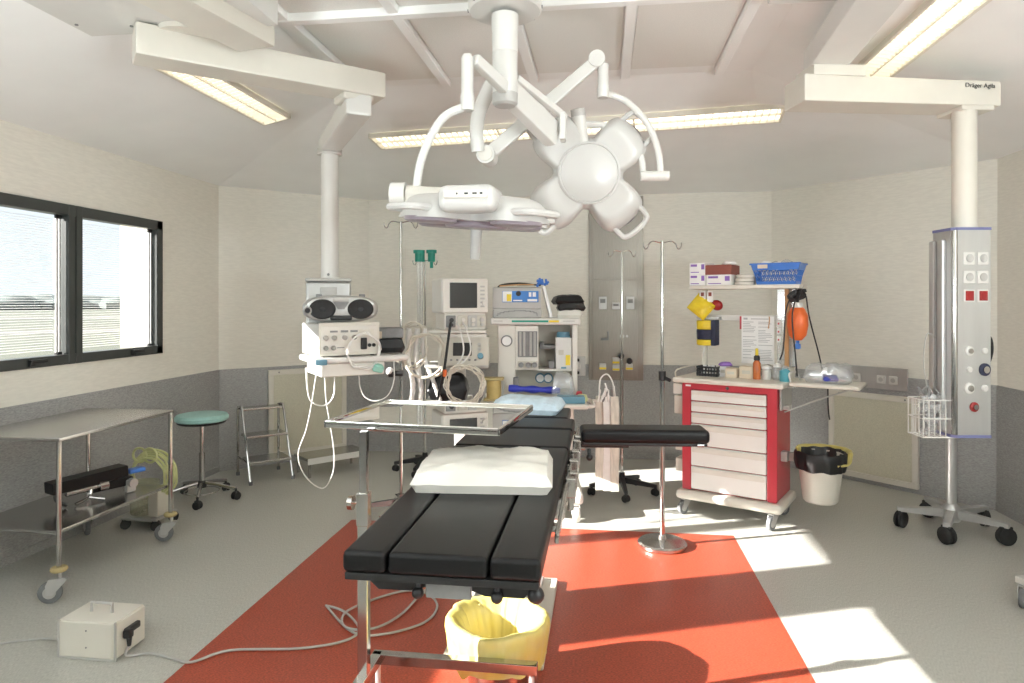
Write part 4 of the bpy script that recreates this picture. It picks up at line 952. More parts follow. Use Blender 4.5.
# ================================================================== DEVICES ON THE LEFT PENDANT SHELF
SHZ = 1.245
o = thing('electrosurgical_unit', 'cream electrosurgical device with knobs on the left pendant shelf under the radio', 'device', (-1.755, 4.32, SHZ), R(42))
B().box(-0.205, 0.205, -0.17, 0.17, 0.012, 0.215, 0.006).build('case', 'white', o)
B().box(-0.205, 0.205, -0.18, -0.168, 0.008, 0.222, 0.004).build('front_bezel', 'cream', o)
B().box(-0.19, 0.19, -0.184, -0.178, 0.03, 0.20, 0.003).build('front_panel', 'pale', o)
for i, x in enumerate((-0.165, -0.11, -0.04, 0.025)):
    B().cyl((x, -0.20, 0.125), (x, -0.183, 0.125), 0.016, n=16).build('knob', 'chrome', o)
for x in (-0.165, -0.115): B().cyl((x, -0.20, 0.06), (x, -0.183, 0.06), 0.016, n=16).build('knob', 'chrome', o)
for x, z, w_, h_ in ((-0.11, 0.165, 0.05, 0.012), (-0.04, 0.165, 0.05, 0.014), (0.025, 0.165, 0.05, 0.014), (-0.065, 0.06, 0.05, 0.006)):
    B().box(x - w_ / 2, x + w_ / 2, -0.187, -0.183, z - h_ / 2, z + h_ / 2).build('label_strip', 'midgrey', o)
B().box(0.07, 0.11, -0.20, -0.183, 0.045, 0.12, 0.004).build('socket_block', 'blackplastic', o)
for x in (0.075, 0.11, 0.15):
    B().box(x - 0.014, x + 0.014, -0.188, -0.183, 0.13, 0.175, 0.003).build('switch', 'cream', o)
for x in (0.13, 0.16): B().cyl((x, -0.195, 0.07), (x, -0.183, 0.07), 0.012, n=12).build('socket', 'blackplastic', o)
for x in (-0.17, 0.17):
    for y in (-0.14, 0.14): B().cyl((x, y, 0), (x, y, 0.014), 0.014, n=10).build('foot', 'rubber', o)

o = thing('radio', 'silver and black portable radio with twin speakers on top of the electrosurgical device', 'radio', (-1.745, 4.30, SHZ + 0.222), R(24))
def rad_prof(n=40, a=0.245, h=0.088): 
    return [(a * (1 if math.cos(t) > 0 else -1) * abs(math.cos(t)) ** 0.7, h + h * (1 if math.sin(t) > 0 else -1) * abs(math.sin(t)) ** 0.75) for t in [2 * PI * i / n for i in range(n)]]
UP = Matrix(((1, 0, 0, 0), (0, 0, -1, 0), (0, 1, 0, 0), (0, 0, 0, 1)))
b = B()
rings = []
for y, k in ((-0.095, 0.80), (-0.09, 0.90), (-0.075, 0.96), (-0.04, 1.0), (0.05, 1.0), (0.085, 0.95), (0.10, 0.82)):
    rings.append([b.bm.verts.new((x * k, y, 0.088 + (z - 0.088) * k)) for x, z in rad_prof()])
for A_, B_ in zip(rings[:-1], rings[1:]):
    for i in range(40): b.bm.faces.new((A_[i], A_[(i + 1) % 40], B_[(i + 1) % 40], B_[i]))
b.bm.faces.new(rings[0]); b.bm.faces.new(rings[-1][::-1])
b.build('case', 'greymetal', o)
for x in (-0.118, 0.125):
    tf = Matrix.Translation((x, -0.0985, 0.086)) @ Matrix.Rotation(PI / 2, 4, 'X') @ Matrix.Diagonal((1.28, 1, 0.6, 1))
    q = B().lathe([(0.066, -0.03), (0.066, 0.004), (0.058, 0.014), (0.040, 0.008), (0.02, 0.004), (0.0, 0.006)], 28, tf=tf).build('speaker', 'rubber', o)
    B().lathe([(0.014, 0.004), (0.012, 0.012), (0.0, 0.014)], 16, tf=tf).build('speaker_cap', 'blackplastic', q)
tf = Matrix.Translation((-0.212, -0.09, 0.078)) @ Matrix.Rotation(PI / 2, 4, 'X')
B().lathe([(0.028, -0.03), (0.028, 0.02), (0.02, 0.024), (0.017, 0.012), (0, 0.01)], 20, tf=tf).build('bass_port', 'greymetal', o)
B().cyl((-0.212, -0.113, 0.078), (-0.212, -0.09, 0.078), 0.016, n=16).build('port_hole', 'blackplastic', o)
B().box(-0.05, 0.05, -0.108, -0.09, 0.135, 0.16, 0.004).build('display', 'grey', o)
B().prism([(-0.05, 0.132), (0.05, 0.132), (0.02, 0.085), (-0.02, 0.085)], 0.088, 0.106, UP).build('control_panel', 'midgrey', o)
B().box(-0.07, 0.07, -0.112, -0.085, 0.012, 0.045, 0.01).build('cassette_door', 'blackplastic', o)
for x in (-0.14, 0.14): B().box(x - 0.02, x + 0.02, -0.02, 0.02, 0.165, 0.186, 0.005).build('handle_pivot', 'midgrey', o)

# things to the right of the device on the shelf
o = thing('grey_case', 'small dark grey case lying on black pouches at the right end of the pendant shelf', 'case', (-1.53, 4.60, SHZ + 0.10), R(20))
B().box(-0.10, 0.12, -0.08, 0.08, 0.0, 0.075, 0.012).build('lid', 'midgrey', o)
B().box(-0.06, -0.03, -0.086, -0.078, 0.0, 0.05, 0.003).build('clasp', 'card', o)
o = B().cushion(0, 0, 0, 0.26, 0.2, 0.1, 14, 0, 0.25, 0.012, 21, wf=14).build('pouch', 'blackplastic'); o.location = (-1.53, 4.60, SHZ); o.rotation_euler = (0, 0, R(20))
tag(o, 'crumpled black pouch under the dark grey case on the pendant shelf', 'pouch')

def coil(c, r, nrm, turns, tube_r, jit, m, name, label, cat, sq=1.0):
    """a hank of hose or cable hanging in a loop"""
    q = Vector(nrm).normalized().to_track_quat('Z', 'Y').to_matrix(); p = []
    k = 14
    for i in range(turns * k + 1):
        a = 2 * PI * i / k; rr = r + random.uniform(-jit, jit)
        p.append(Vector(c) + q @ Vector((rr * math.cos(a), sq * rr * math.sin(a), random.uniform(-jit, jit))))
    o_ = B().tube(p, tube_r, 6, 3).build(name, m); tag(o_, label, cat); return o_
fr = Vector((math.sin(R(46)), -math.cos(R(46)), 0))
c0 = Vector((-1.745, 4.32, 0)) + fr * 0.23 + Vector((math.cos(R(46)), math.sin(R(46)), 0)) * 0.05
coil((c0.x, c0.y, 1.28), 0.115, fr, 3, 0.005, 0.012, 'clearhose', 'hanging_cable', 'pale lead coiled in a loop in front of the electrosurgical device', 'cable')
e = Vector((math.cos(R(46)), math.sin(R(46)), 0))
b = B().tube([(-1.62, 4.27, 1.20), (-1.605, 4.27, 1.10), (-1.60, 4.273, 1.04), (-1.567, 4.278, 0.969), (-1.494, 4.288, 0.942), (-1.415, 4.299, 0.982), (-1.376, 4.304, 1.082), (-1.385, 4.33, 1.19), (-1.40, 4.40, 1.23)], 0.0036, 7)
tag(b.build('hanging_cable', 'clearhose'), 'long pale lead hanging in a U below the pendant shelf', 'cable')
o = B().box(-0.035, 0.035, -0.03, 0.03, -0.025, 0.025, 0.012, 3).build('lead_connector', 'aqua'); o.location = c0 + e * 0.10 + Vector((0, 0, 1.165)); o.rotation_euler = (R(20), R(15), R(40))
tag(o, 'pale green connector dangling from the coiled lead', 'connector')
c1 = Vector((-1.88, 4.10, 0)) + fr * 0.02
b = B().tube([(-1.834, 4.142, 1.21), (-1.872, 4.137, 0.96), (-1.911, 4.132, 0.77), (-1.962, 4.125, 0.61), (-1.917, 4.131, 0.47), (-1.808, 4.146, 0.39), (-1.743, 4.155, 0.477), (-1.731, 4.156, 0.607), (-1.75, 4.154, 0.769), (-1.782, 4.149, 0.964), (-1.80, 4.16, 1.19)], 0.0036, 7)
tag(b.build('hanging_cable', 'clearhose'), 'pair of pale leads hanging from the pendant shelf almost down to the floor', 'cable')
b = B().tube([c1 + Vector((-0.02, -0.01, 1.18)), c1 + Vector((0.0, 0, 0.98)), c1 + Vector((0.08, 0.04, 0.93)), c1 + Vector((0.13, 0.08, 1.0)), c1 + Vector((0.12, 0.1, 1.18))], 0.005, 7)
tag(b.build('hanging_cable', 'clearhose'), 'short pale lead looped just under the left end of the pendant shelf', 'cable')

# ================================================================== PATIENT MONITOR, VENTILATOR AND THEIR CART
MC = Vector((-1.105, 5.06, 0))
o = thing('monitor_cart', 'beige monitor cart with two shelves left of the anaesthesia machine', 'cart', MC, R(8))
B().box(-0.14, 0.20, -0.20, 0.22, 0.10, 0.16, 0.015).build('base', 'beige', o)
B().box(-0.045, 0.045, 0.165, 0.22, 0.16, 1.385, 0.01).build('post', 'pale', o)
B().box(-0.24, 0.24, -0.17, 0.19, 1.105, 1.13, 0.008).build('shelf', 'grey', o)
B().box(-0.21, 0.22, -0.15, 0.19, 1.365, 1.39, 0.008).build('shelf', 'pale', o)
for x, y in ((-0.10, -0.16), (0.16, -0.16), (-0.10, 0.18), (0.16, 0.18)): twin_castor(o, x, y, 0.04, 0.6, 0.11, 'rubber')
B().box(-0.40, -0.2, -0.06, -0.02, 1.385, 1.405, 0.004).box(-0.38, -0.24, -0.085, -0.02, 1.36, 1.42, 0.012).build('hose_bracket', 'beige', o)

o = thing('patient_monitor', 'white patient monitor with a dark screen and plug in module on the cart top shelf', 'monitor', (MC.x + 0.015, MC.y - 0.01, 1.39), R(30))
B().box(-0.185, 0.185, -0.13, 0.15, 0.125, 0.39, 0.018, 3).build('case', 'white', o)
B().box(-0.178, 0.178, -0.142, -0.125, 0.13, 0.385, 0.012, 3).build('bezel', 'pale', o)
B().box(-0.125, 0.09, -0.146, -0.138, 0.165, 0.355, 0.004).build('screen', 'screen', o)
for z in (0.17, 0.20, 0.23, 0.26, 0.29, 0.32):
    B().box(0.115, 0.15, -0.147, -0.138, z, z + 0.014, 0.003).build('button', 'grey', o)
B().cyl((0.15, -0.165, 0.2), (0.15, -0.138, 0.2), 0.022, n=18).build('knob', 'pale', o)
B().box(-0.16, 0.165, -0.12, 0.12, 0.0, 0.128, 0.01).build('module_rack', 'pale', o)
for i, x in enumerate((-0.11, -0.02, 0.06, 0.13)):
    q = B().box(x - 0.038, x + 0.036, -0.13, -0.115, 0.02, 0.11, 0.006).build('module', ['midgrey', 'beige', 'grey', 'beige'][i], o)
    B().cyl((x, -0.145, 0.075), (x, -0.128, 0.075), 0.016, n=14).cyl((x, -0.145, 0.04), (x, -0.128, 0.04), 0.012, n=14).build('connector', ['blackplastic', 'pale', 'pale', 'grey'][i], q)

o = thing('ventilator', 'beige ventilator with a small dark screen on the cart shelf under the patient monitor', 'ventilator', (MC.x + 0.035, MC.y - 0.02, 1.13), R(9))
prof = [(-0.17, 0.0), (-0.11, 0.205), (0.12, 0.205), (0.14, 0.0)]
YZ = Matrix(((0, 0, 1, 0), (1, 0, 0, 0), (0, 1, 0, 0), (0, 0, 0, 1)))
B().prism(prof, -0.17, 0.205, YZ).build('case', 'beige', o)
sl = math.atan2(0.06, 0.205); fp = Matrix.Translation((0.018, -0.14, 0.1025)) @ Matrix.Rotation(-sl, 4, 'X')
B().box(-0.08, 0.06, -0.006, 0.006, -0.035, 0.065, 0.004, 2, tf=fp).build('screen', 'screen', o)
B().cyl(fp @ Vector((0.125, -0.03, -0.04)), fp @ Vector((0.125, 0, -0.04)), 0.022, n=18).build('knob', 'bluegreen', o)
for z in (0.05, 0.015): B().cyl(fp @ Vector((0.115, -0.012, z)), fp @ Vector((0.115, 0, z)), 0.013, n=12).build('button', 'grey', o)
for i in range(5): B().box(-0.10 + 0.045 * i, -0.083 + 0.045 * i, -0.008, 0.002, -0.072, -0.06, 0.002, 1, tf=fp).build('button', 'midgrey', o)
B().box(-0.16, 0.19, -0.10, 0.1, 0.2, 0.232, 0.008).build('top_tray', 'pale', o)

# hoses hanging from the bracket and from the monitor
hb = Vector((MC.x - 0.31, MC.y - 0.12, 1.40))
for i, (dx, dy, L, m, r, lab) in enumerate(((-0.04, -0.02, 0.62, 'clearhose', 0.020, 'milky corrugated hose hanging from the cart bracket, leftmost'), (0.02, 0.0, 0.66, 'clearhose', 0.021, 'milky corrugated hose hanging from the cart bracket beside the aqua end'), (0.09, -0.04, 0.55, 'clearhose', 0.016, 'milky hose slanting down from the cart bracket'))):
    p = [hb + Vector((dx, dy, 0.0)), hb + Vector((dx - 0.01, dy, -L * 0.35)), hb + Vector((dx + (0.03 if i < 2 else 0.06), dy, -L * 0.7)), hb + Vector((dx + (0.0 if i < 2 else 0.12), dy, -L))]
    ps_ = smooth_path(p, 12)
    b = B().tube(ps_, lambda t: r * (1 + 0.10 * math.sin(t * 160)), 10, 0)
    tag(b.build('breathing_hose', m), lab, 'hose')
q = hb + Vector((-0.04, -0.02, -0.66))
o = B().cyl(q + Vector((-0.05, 0, -0.08)), q + Vector((0.0, 0, 0.03)), 0.026, 0.02, 12).build('hose_end', 'aqua'); tag(o, 'aqua hose end at the bottom of the hanging milky hoses', 'hose end')
coil((hb.x + 0.10, hb.y - 0.08, 1.20), 0.148, (0.15, -1, 0.05), 2, 0.010, 0.02, 'hose', 'breathing_hose', 'cream hose looped wide from the cart bracket over the milky hoses', 'hose', 1.1)
coil((hb.x - 0.02, hb.y - 0.05, 1.27), 0.13, (0.0, -1, 0.1), 2, 0.007, 0.015, 'hose', 'breathing_hose', 'thin cream hose bundled around the top of the hanging milky hoses', 'hose', 1.3)
coil((MC.x + 0.11, MC.y - 0.30, 1.0), 0.135, (0.1, -1, 0.0), 10, 0.0045, 0.022, 'hose', 'monitor_cables', 'thick hank of pale monitor cables hanging below the ventilator', 'cable', 1.0)
b = B().tube([(MC.x - 0.02, MC.y - 0.16, 1.46), (MC.x - 0.02, MC.y - 0.24, 1.35), (MC.x - 0.05, MC.y - 0.26, 1.1), (MC.x - 0.10, MC.y - 0.26, 0.88)], 0.010, 8)
tag(b.build('monitor_cable', 'rubber'), 'thick black cable hanging straight down from the patient monitor', 'cable')
for i, dx in enumerate((0.02, 0.07)):
    b = B().tube([(MC.x + dx, MC.y - 0.17, 1.45), (MC.x + dx + 0.05, MC.y - 0.24, 1.38), (MC.x + dx + 0.07, MC.y - 0.25, 1.22), (MC.x + dx - 0.02 - 0.05 * i, MC.y - 0.27, 1.08), (MC.x + dx + 0.01, MC.y - 0.30, 1.12)], 0.006, 7)
    tag(b.build('monitor_cable', 'clearhose'), ['pale lead from the patient monitor crossing the ventilator screen', 'pale lead hanging right of the ventilator screen from the monitor'][i], 'cable')
o = B().cyl((0, 0, 0), (0, 0, 0.05), 0.014, n=12).build('lead_connector', 'orange'); o.location = (MC.x - 0.03, MC.y - 0.32, 1.06); tag(o, 'orange connector on the hank of monitor cables', 'connector')
o = B().cushion(0, 0, 0, 0.30, 0.20, 0.21, 16, 0, 0.5, 0.03, 31, wf=9).build('black_bag', 'black'); o.location = (MC.x - 0.06, MC.y - 0.06, 0.86); o.rotation_euler = (0, 0, R(5))
tag(o, 'limp black breathing bag behind the hank of monitor cables', 'bag')
B().box(-0.24, 0.10, -0.15, 0.18, 0.835, 0.86, 0.006).build('shelf', 'grey', bpy.data.objects['monitor_cart'])

# ================================================================== ANAESTHESIA MACHINE
AM = Vector((-0.525, 5.40, 0.0)); ar = R(6)
o = thing('anaesthesia_machine', 'pale anaesthesia machine with gauges and a worktop behind the operating table', 'anaesthesia machine', AM, ar)
B().box(-0.30, 0.33, -0.55, 0.20, 0.12, 0.21, 0.03, 3).build('base', 'pale', o)
B().box(-0.30, 0.20, -0.25, 0.20, 0.21, 0.83, 0.012).build('cabinet', 'pale', o)
B().box(0.13, 0.27, -0.40, -0.05, 0.2, 0.83, 0.02, 3).build('side_column', 'pale', o)
for z in (0.25, 0.44, 0.63):
    q = B().box(-0.27, 0.12, -0.275, -0.25, z, z + 0.17, 0.008).build('drawer', 'white', o)
    B().box(-0.15, 0.0, -0.285, -0.272, z + 0.135, z + 0.15, 0.004).build('drawer_handle', 'grey', q)
for x, y in ((0.27, -0.50), (-0.25, -0.50), (0.27, 0.14), (-0.25, 0.14)):
    c_ = castor(o, x, y, 0.055, 0.04, R(100), 0.13, 'white', 'pale')
B().box(-0.43, 0.36, -0.62, -0.0, 0.83, 0.862, 0.012, 3).build('worktop', 'pale', o)
B().tube([(0.36, -0.6, 0.85), (0.40, -0.57, 0.85), (0.40, -0.3, 0.85), (0.36, -0.26, 0.85)], 0.014, 8, 4).build('push_handle', 'pale', o)
# upper body
B().box(-0.31, -0.17, -0.25, 0.2, 0.862, 1.425, 0.01).build('left_tower', 'pale', o)
B().box(-0.18, 0.29, 0.02, 0.2, 0.862, 1.425, 0.006).build('back_panel', 'beige', o)
B().box(0.265, 0.305, -0.25, 0.2, 0.862, 1.425, 0.008).build('right_post', 'pale', o)
B().box(-0.175, 0.005, -0.268, 0.03, 1.075, 1.42, 0.01).build('flowmeter_housing', 'pale', o)
B().box(-0.155, -0.005, -0.274, -0.266, 1.175, 1.375, 0.003).build('flowmeter_window', 'midgrey', o)
for x in (-0.135, -0.105, -0.055, -0.025):
    B().cyl((x, -0.277, 1.185), (x, -0.277, 1.37), 0.009, n=10).build('flow_tube', 'grey', o)
B().box(-0.155, -0.005, -0.272, -0.266, 1.09, 1.145, 0.003).build('knob_plate', 'beige', o)
for x in (-0.13, -0.075, -0.025): B().cyl((x, -0.30, 1.117), (x, -0.27, 1.117), 0.019, 0.021, 18).build('flow_knob', 'midgrey', o)
B().box(0.0, 0.27, -0.22, 0.1, 1.062, 1.08, 0.004).build('middle_shelf', 'pale', o)
B().box(0.015, 0.15, -0.15, 0.03, 1.23, 1.26, 0.006).box(0.02, 0.05, -0.16, 0.03, 1.26, 1.28, 0.004).build('bracket', 'midgrey', o)
tf = Matrix.Translation((-0.24, -0.25, 1.30)) @ Matrix.Rotation(PI / 2, 4, 'X')
q = B().lathe([(0.045, 0.0), (0.045, 0.018), (0.038, 0.022), (0, 0.02)], 24, tf=tf).build('pressure_gauge', 'midgrey', o)
B().lathe([(0.035, 0.02), (0.035, 0.024), (0, 0.024)], 24, tf=tf).box(-0.243, -0.237, -0.277, -0.274, 1.30, 1.33).build('gauge_face', 'paper', q)
for x in (0.02, 0.085):
    tf = Matrix.Translation((x, 0.02, 0.985)) @ Matrix.Rotation(PI / 2, 4, 'X')
    q = B().lathe([(0.04, 0.0), (0.04, 0.03), (0.034, 0.034), (0, 0.032)], 22, tf=tf).build('pressure_gauge', 'bluegreen', o)
    B().lathe([(0.03, 0.033), (0.03, 0.036), (0, 0.036)], 22, tf=tf).build('gauge_face', 'paper', q)
B().box(-0.19, -0.15, -0.26, -0.2, 0.93, 1.02, 0.006).build('valve_block', 'midgrey', o)
B().box(-0.365, 0.325, -0.30, 0.22, 1.425, 1.475, 0.012, 3).build('top_shelf', 'white', o)
B().box(-0.20, 0.08, -0.304, -0.298, 1.445, 1.46).build('green_stripe', 'green', o, label='green stripe on the shelf edge')
B().box(0.085, 0.16, -0.304, -0.298, 1.445, 1.46).build('yellow_stripe', 'yellowbright', o, label='yellow stripe on the shelf edge')
B().box(-0.34, -0.27, -0.303, -0.299, 1.45, 1.458).box(0.19, 0.28, -0.303, -0.299, 1.45, 1.458).build('shelf_print', 'grey', o)
def AL(x, y, z): return (AM.x + x * math.cos(ar) - y * math.sin(ar), AM.y + x * math.sin(ar) + y * math.cos(ar), z)
# amber canister left of the machine
o = thing('absorber_canister', 'amber absorber canister on the left of the anaesthesia machine worktop', 'canister', AL(-0.33, -0.42, 0.862), ar)
for z in (0.0, 0.155): B().box(-0.075, 0.075, -0.05, 0.05, z, z + 0.02, 0.006).build('end_plate', 'tan', o)
B().cyl((0, 0, 0.02), (0, 0, 0.155), 0.055, n=22).build('cylinder', 'gold', o)
for x in (-0.068, 0.068): B().cyl((x, 0, 0.02), (x, 0, 0.155), 0.006, n=8).build('tie_rod', 'greymetal', o)
# printer
o = thing('printer', 'grey desktop printer with a blue label on top of the anaesthesia machine', 'printer', AL(-0.16, -0.06, 1.475), ar)
B().box(-0.19, 0.19, -0.19, 0.17, 0.0, 0.075, 0.012, 3).build('paper_tray', 'grey', o)
B().prism([(-0.19, 0.075), (-0.175, 0.235), (-0.05, 0.245), (0.17, 0.22), (0.17, 0.075)], -0.19, 0.185, YZ).build('case', 'grey', o)
b = B()
for i in range(12):
    a = PI * i / 11; x0_ = -0.155 * math.cos(a); a2 = PI * min(i + 1, 11) / 11; x1_ = -0.155 * math.cos(a2)
    b.box(min(x0_, x1_) - 0.004, max(x0_, x1_) + 0.004, -0.198, -0.188, 0.02 + 0.035 * math.sin(a), 0.026 + 0.035 * math.sin(a))
b.build('tray_arc', 'midgrey', o)
lp_ = Matrix.Translation((0.02, -0.186, 0.165)) @ Matrix.Rotation(R(-5.3), 4, 'X')
q = B().box(-0.135, 0.145, -0.004, 0.003, -0.042, 0.045, tf=lp_).build('label', 'labelblue', o, label='blue printed label')
B().box(-0.132, -0.06, -0.0055, -0.003, -0.038, 0.042, tf=lp_).build('label_picture', 'paper', q)
B().box(-0.10, -0.066, -0.0065, -0.005, -0.034, 0.02, tf=lp_).build('label_yellow', 'yellowbright', q)
B().box(-0.05, 0.02, -0.0055, -0.003, -0.034, -0.024, tf=lp_).box(0.06, 0.135, -0.0055, -0.003, -0.036, -0.018, tf=lp_).box(0.07, 0.09, -0.0055, -0.003, 0.0, 0.035, tf=lp_).box(0.10, 0.125, -0.0055, -0.003, 0.0, 0.035, tf=lp_).build('label_print', 'paper', q)
B().cyl(lp_ @ Vector((-0.01, -0.006, 0.025)), lp_ @ Vector((-0.01, -0.003, 0.025)), 0.02, n=16).build('label_emblem', 'inkblack', q)
b = B()
for k in range(4):
    b.tube([AL(-0.33, -0.20 + 0.01 * k, 1.63 + 0.004 * k), AL(-0.30, -0.15 + 0.02 * k, 1.73), AL(-0.15, -0.14 + 0.015 * k, 1.735 + 0.005 * k), AL(-0.02, -0.15 + 0.012 * k, 1.735), AL(0.02, -0.16, 1.73)], 0.006, 6)
tag(b.build('sensor_leads', 'rubber'), 'dark leads lying along the top of the grey printer', 'cable')
b = B().tube([AL(-0.30, -0.18, 1.725), AL(-0.15, -0.17, 1.735), AL(-0.03, -0.17, 1.735)], 0.006, 6)
tag(b.build('sensor_leads', 'wood'), 'tan lead lying among the dark ones on the printer', 'cable')
b = B()
for k in range(7):
    p = Vector(AL(0.04 + random.uniform(-.035, .04), -0.15 + random.uniform(-.03, .03), 1.725 + random.uniform(0, .05))); d = Vector((random.uniform(-1, 1), random.uniform(-1, 1), random.uniform(-.4, 1))).normalized()
    b.cyl(p - d * 0.02, p + d * 0.025, 0.012, 0.009, 8)
tag(b.build('sensor_clips', 'blue'), 'cluster of blue sensor clips on the right top corner of the printer', 'clips')
o = B().box(-0.012, 0.012, -0.12, 0.12, 0.0, 0.25, 0.004, 1).build('white_folder', 'paper'); o.location = AL(0.105, -0.10, 1.478); o.rotation_euler = (0, R(-14), ar)
tag(o, 'white folder leaning against the right side of the printer', 'folder')
for i, (x, z, s1, s2, s3, m, lab) in enumerate(((0.255, 1.475, 0.20, 0.22, 0.07, 'foam', 'white bag at the bottom of the pile right of the printer'), (0.26, 1.53, 0.22, 0.20, 0.07, 'blackplastic', 'black cuff in the middle of the pile right of the printer'), (0.235, 1.58, 0.23, 0.18, 0.075, 'black', 'rolled black cuff on top of the pile right of the printer'))):
    o = B().cushion(0, 0, 0, s1, s2, s3, 14, 0, 0.3, 0.010, 40 + i, wf=12).build('cuff' if i else 'white_bag', m); o.location = AL(x, -0.12, z); o.rotation_euler = (0, 0, ar + R(8 * i - 6)); tag(o, lab, 'cuff' if i else 'bag')
# white vaporiser box
o = thing('vaporiser', 'white box with a yellow sticker and teal cap on the machine middle shelf', 'vaporiser', AL(0.20, -0.16, 1.08), ar)
B().box(-0.062, 0.062, -0.07, 0.07, 0.0, 0.245, 0.006).build('case', 'white', o)
B().cyl((0, 0, 0.245), (0, 0, 0.285), 0.055, 0.048, 24).build('cap', 'bluegreen', o)
B().box(0.015, 0.05, -0.074, -0.069, 0.03, 0.11, 0.001, 1).build('yellow_sticker', 'yellowbright', o)
B().box(-0.04, 0.0, -0.074, -0.069, 0.11, 0.15, 0.004).build('dial_plate', 'beige', o)
B().box(-0.02, 0.02, -0.074, -0.069, 0.004, 0.018).build('sticker_print', 'bluegreen', o)
o = B().box(-0.02, 0.025, -0.04, 0.04, 0, 0.06, 0.004).build('small_box', 'midgrey'); o.location = AL(0.105, -0.16, 1.08); o.rotation_euler = (0, 0, ar); tag(o, 'little dark box beside the white vaporiser on the middle shelf', 'box')
# clutter on the worktop
b = B(); q = []
for k in range(7): q.append((-0.19 + 0.064 * k, -0.01 * math.sin(k), 0.025))
b.tube(q, lambda t: 0.024 + 0.004 * math.sin(t * 17), 12, 4); o = b.build('blue_roll', 'deepblue'); o.location = AL(-0.03, -0.42, 0.922); o.rotation_euler = (0, R(3), ar + R(3))
tag(o, 'deep blue rolled wrap lying across the anaesthesia machine worktop', 'roll')
o = B().box(-0.17, 0.17, -0.08, 0.08, 0, 0.042, 0.006).build('beige_tray', 'beige'); o.location = AL(-0.02, -0.42, 0.862); o.rotation_euler = (0, 0, ar); tag(o, 'shallow beige tray under the blue roll', 'tray')
o = B().cushion(0, 0, 0, 0.17, 0.17, 0.20, 12, 0, 0.5, 0.03, 51, wf=16).build('plastic_bag', 'clear'); o.location = AL(0.19, -0.36, 0.862); tag(o, 'crumpled clear plastic bag at the right end of the blue roll', 'bag')
o = B().box(-0.10, 0.10, -0.06, 0.06, 0, 0.05, 0.006).build('dusty_blue_box', 'bluegreen'); o.location = AL(0.24, -0.50, 0.862); o.rotation_euler = (0, 0, ar); tag(o, 'dusty blue box on the right front of the machine worktop', 'box')
o = B().cushion(0, 0, 0, 0.055, 0.055, 0.06, 8, 0, 0.5, 0.006, 3).build('red_wrapper', 'red'); o.location = AL(0.315, -0.30, 0.862); tag(o, 'small red wrapper beside the dusty blue box', 'wrapper')
o = B().cushion(0, 0, 0, 0.09, 0.05, 0.05, 8, 0, 0.5, 0.008, 5).build('green_wrapper', 'greentube'); o.location = AL(0.325, -0.44, 0.862); tag(o, 'yellow green wrapper at the right edge of the machine worktop', 'wrapper')
o = B().cyl((0, 0, 0), (0, 0, 0.055), 0.03, n=16).build('teal_pot', 'bluegreen'); o.location = AL(-0.22, -0.50, 0.862); tag(o, 'short teal pot standing beside the amber canister', 'pot')
# hanging pouches of catheters right of the machine
o = thing('catheter_pouch', 'long beige paper pouches of catheters hanging at the right side of the anaesthesia machine', 'pouch', AL(0.515, -0.42, 0.20), ar)
for k, (dx, m) in enumerate(((-0.055, 'pouchpaper'), (0.0, 'clearhose'), (0.05, 'pouchpaper'))):
    b = B()
    p = [[(dx - 0.03 + 0.06 * i + random.uniform(-.004, .004), -0.02 * k + 0.012 * math.sin(z * 9 + i), z) for i in (0, 1)] for z in [0.0, 0.15, 0.3, 0.45, 0.6, 0.70]]
    for side in (0, 0.006):
        pass
    vs = [b.bm.verts.new((x, y - 0.004, z)) for r_ in p for x, y, z in r_] + [b.bm.verts.new((x, y + 0.012, z)) for r_ in p for x, y, z in r_]
    h_ = len(p) * 2
    for i in range(len(p) - 1):
        a = 2 * i
        b.bm.faces.new((vs[a], vs[a + 1], vs[a + 3], vs[a + 2])); b.bm.faces.new((vs[h_ + a + 2], vs[h_ + a + 3], vs[h_ + a + 1], vs[h_ + a]))
        b.bm.faces.new((vs[a + 2], vs[h_ + a + 2], vs[h_ + a], vs[a])); b.bm.faces.new((vs[a + 1], vs[h_ + a + 1], vs[h_ + a + 3], vs[a + 3]))
    b.bm.faces.new((vs[1], vs[0], vs[h_], vs[h_ + 1])); b.bm.faces.new((vs[h_ - 2], vs[h_ - 1], vs[-1], vs[-2]))
    b.build('pouch', m, o)
for k in range(8):
    x = -0.07 + 0.018 * k; t_ = random.uniform(-0.04, 0.06)
    B().cyl((x, -0.02, 0.66), (x + t_, -0.03, 0.74 + random.uniform(0, 0.08)), 0.008, 0.006, 8).build('syringe', ['clearhose', 'paper', 'midgrey', 'clearhose'][k % 4], o)
B().tube([(-0.06, 0, 0.70), (-0.05, 0.02, 0.82), (0.0, 0.02, 0.86), (0.04, 0.0, 0.80), (0.05, 0, 0.7)], 0.006, 6).build('hanging_loop', 'clearhose', o)
B().box(-0.11, -0.04, -0.01, 0.02, 0.655, 0.675, 0.004).build('hook', 'pale', o)
b = B().tube([AL(0.50, -0.40, 0.86), AL(0.58, -0.38, 0.78), AL(0.60, -0.38, 0.60), AL(0.66, -0.36, 0.55), AL(0.70, -0.36, 0.60)], 0.003, 6)
tag(b.build('thin_tube', 'clearhose'), 'thin white tube trailing right of the catheter pouches', 'tube')

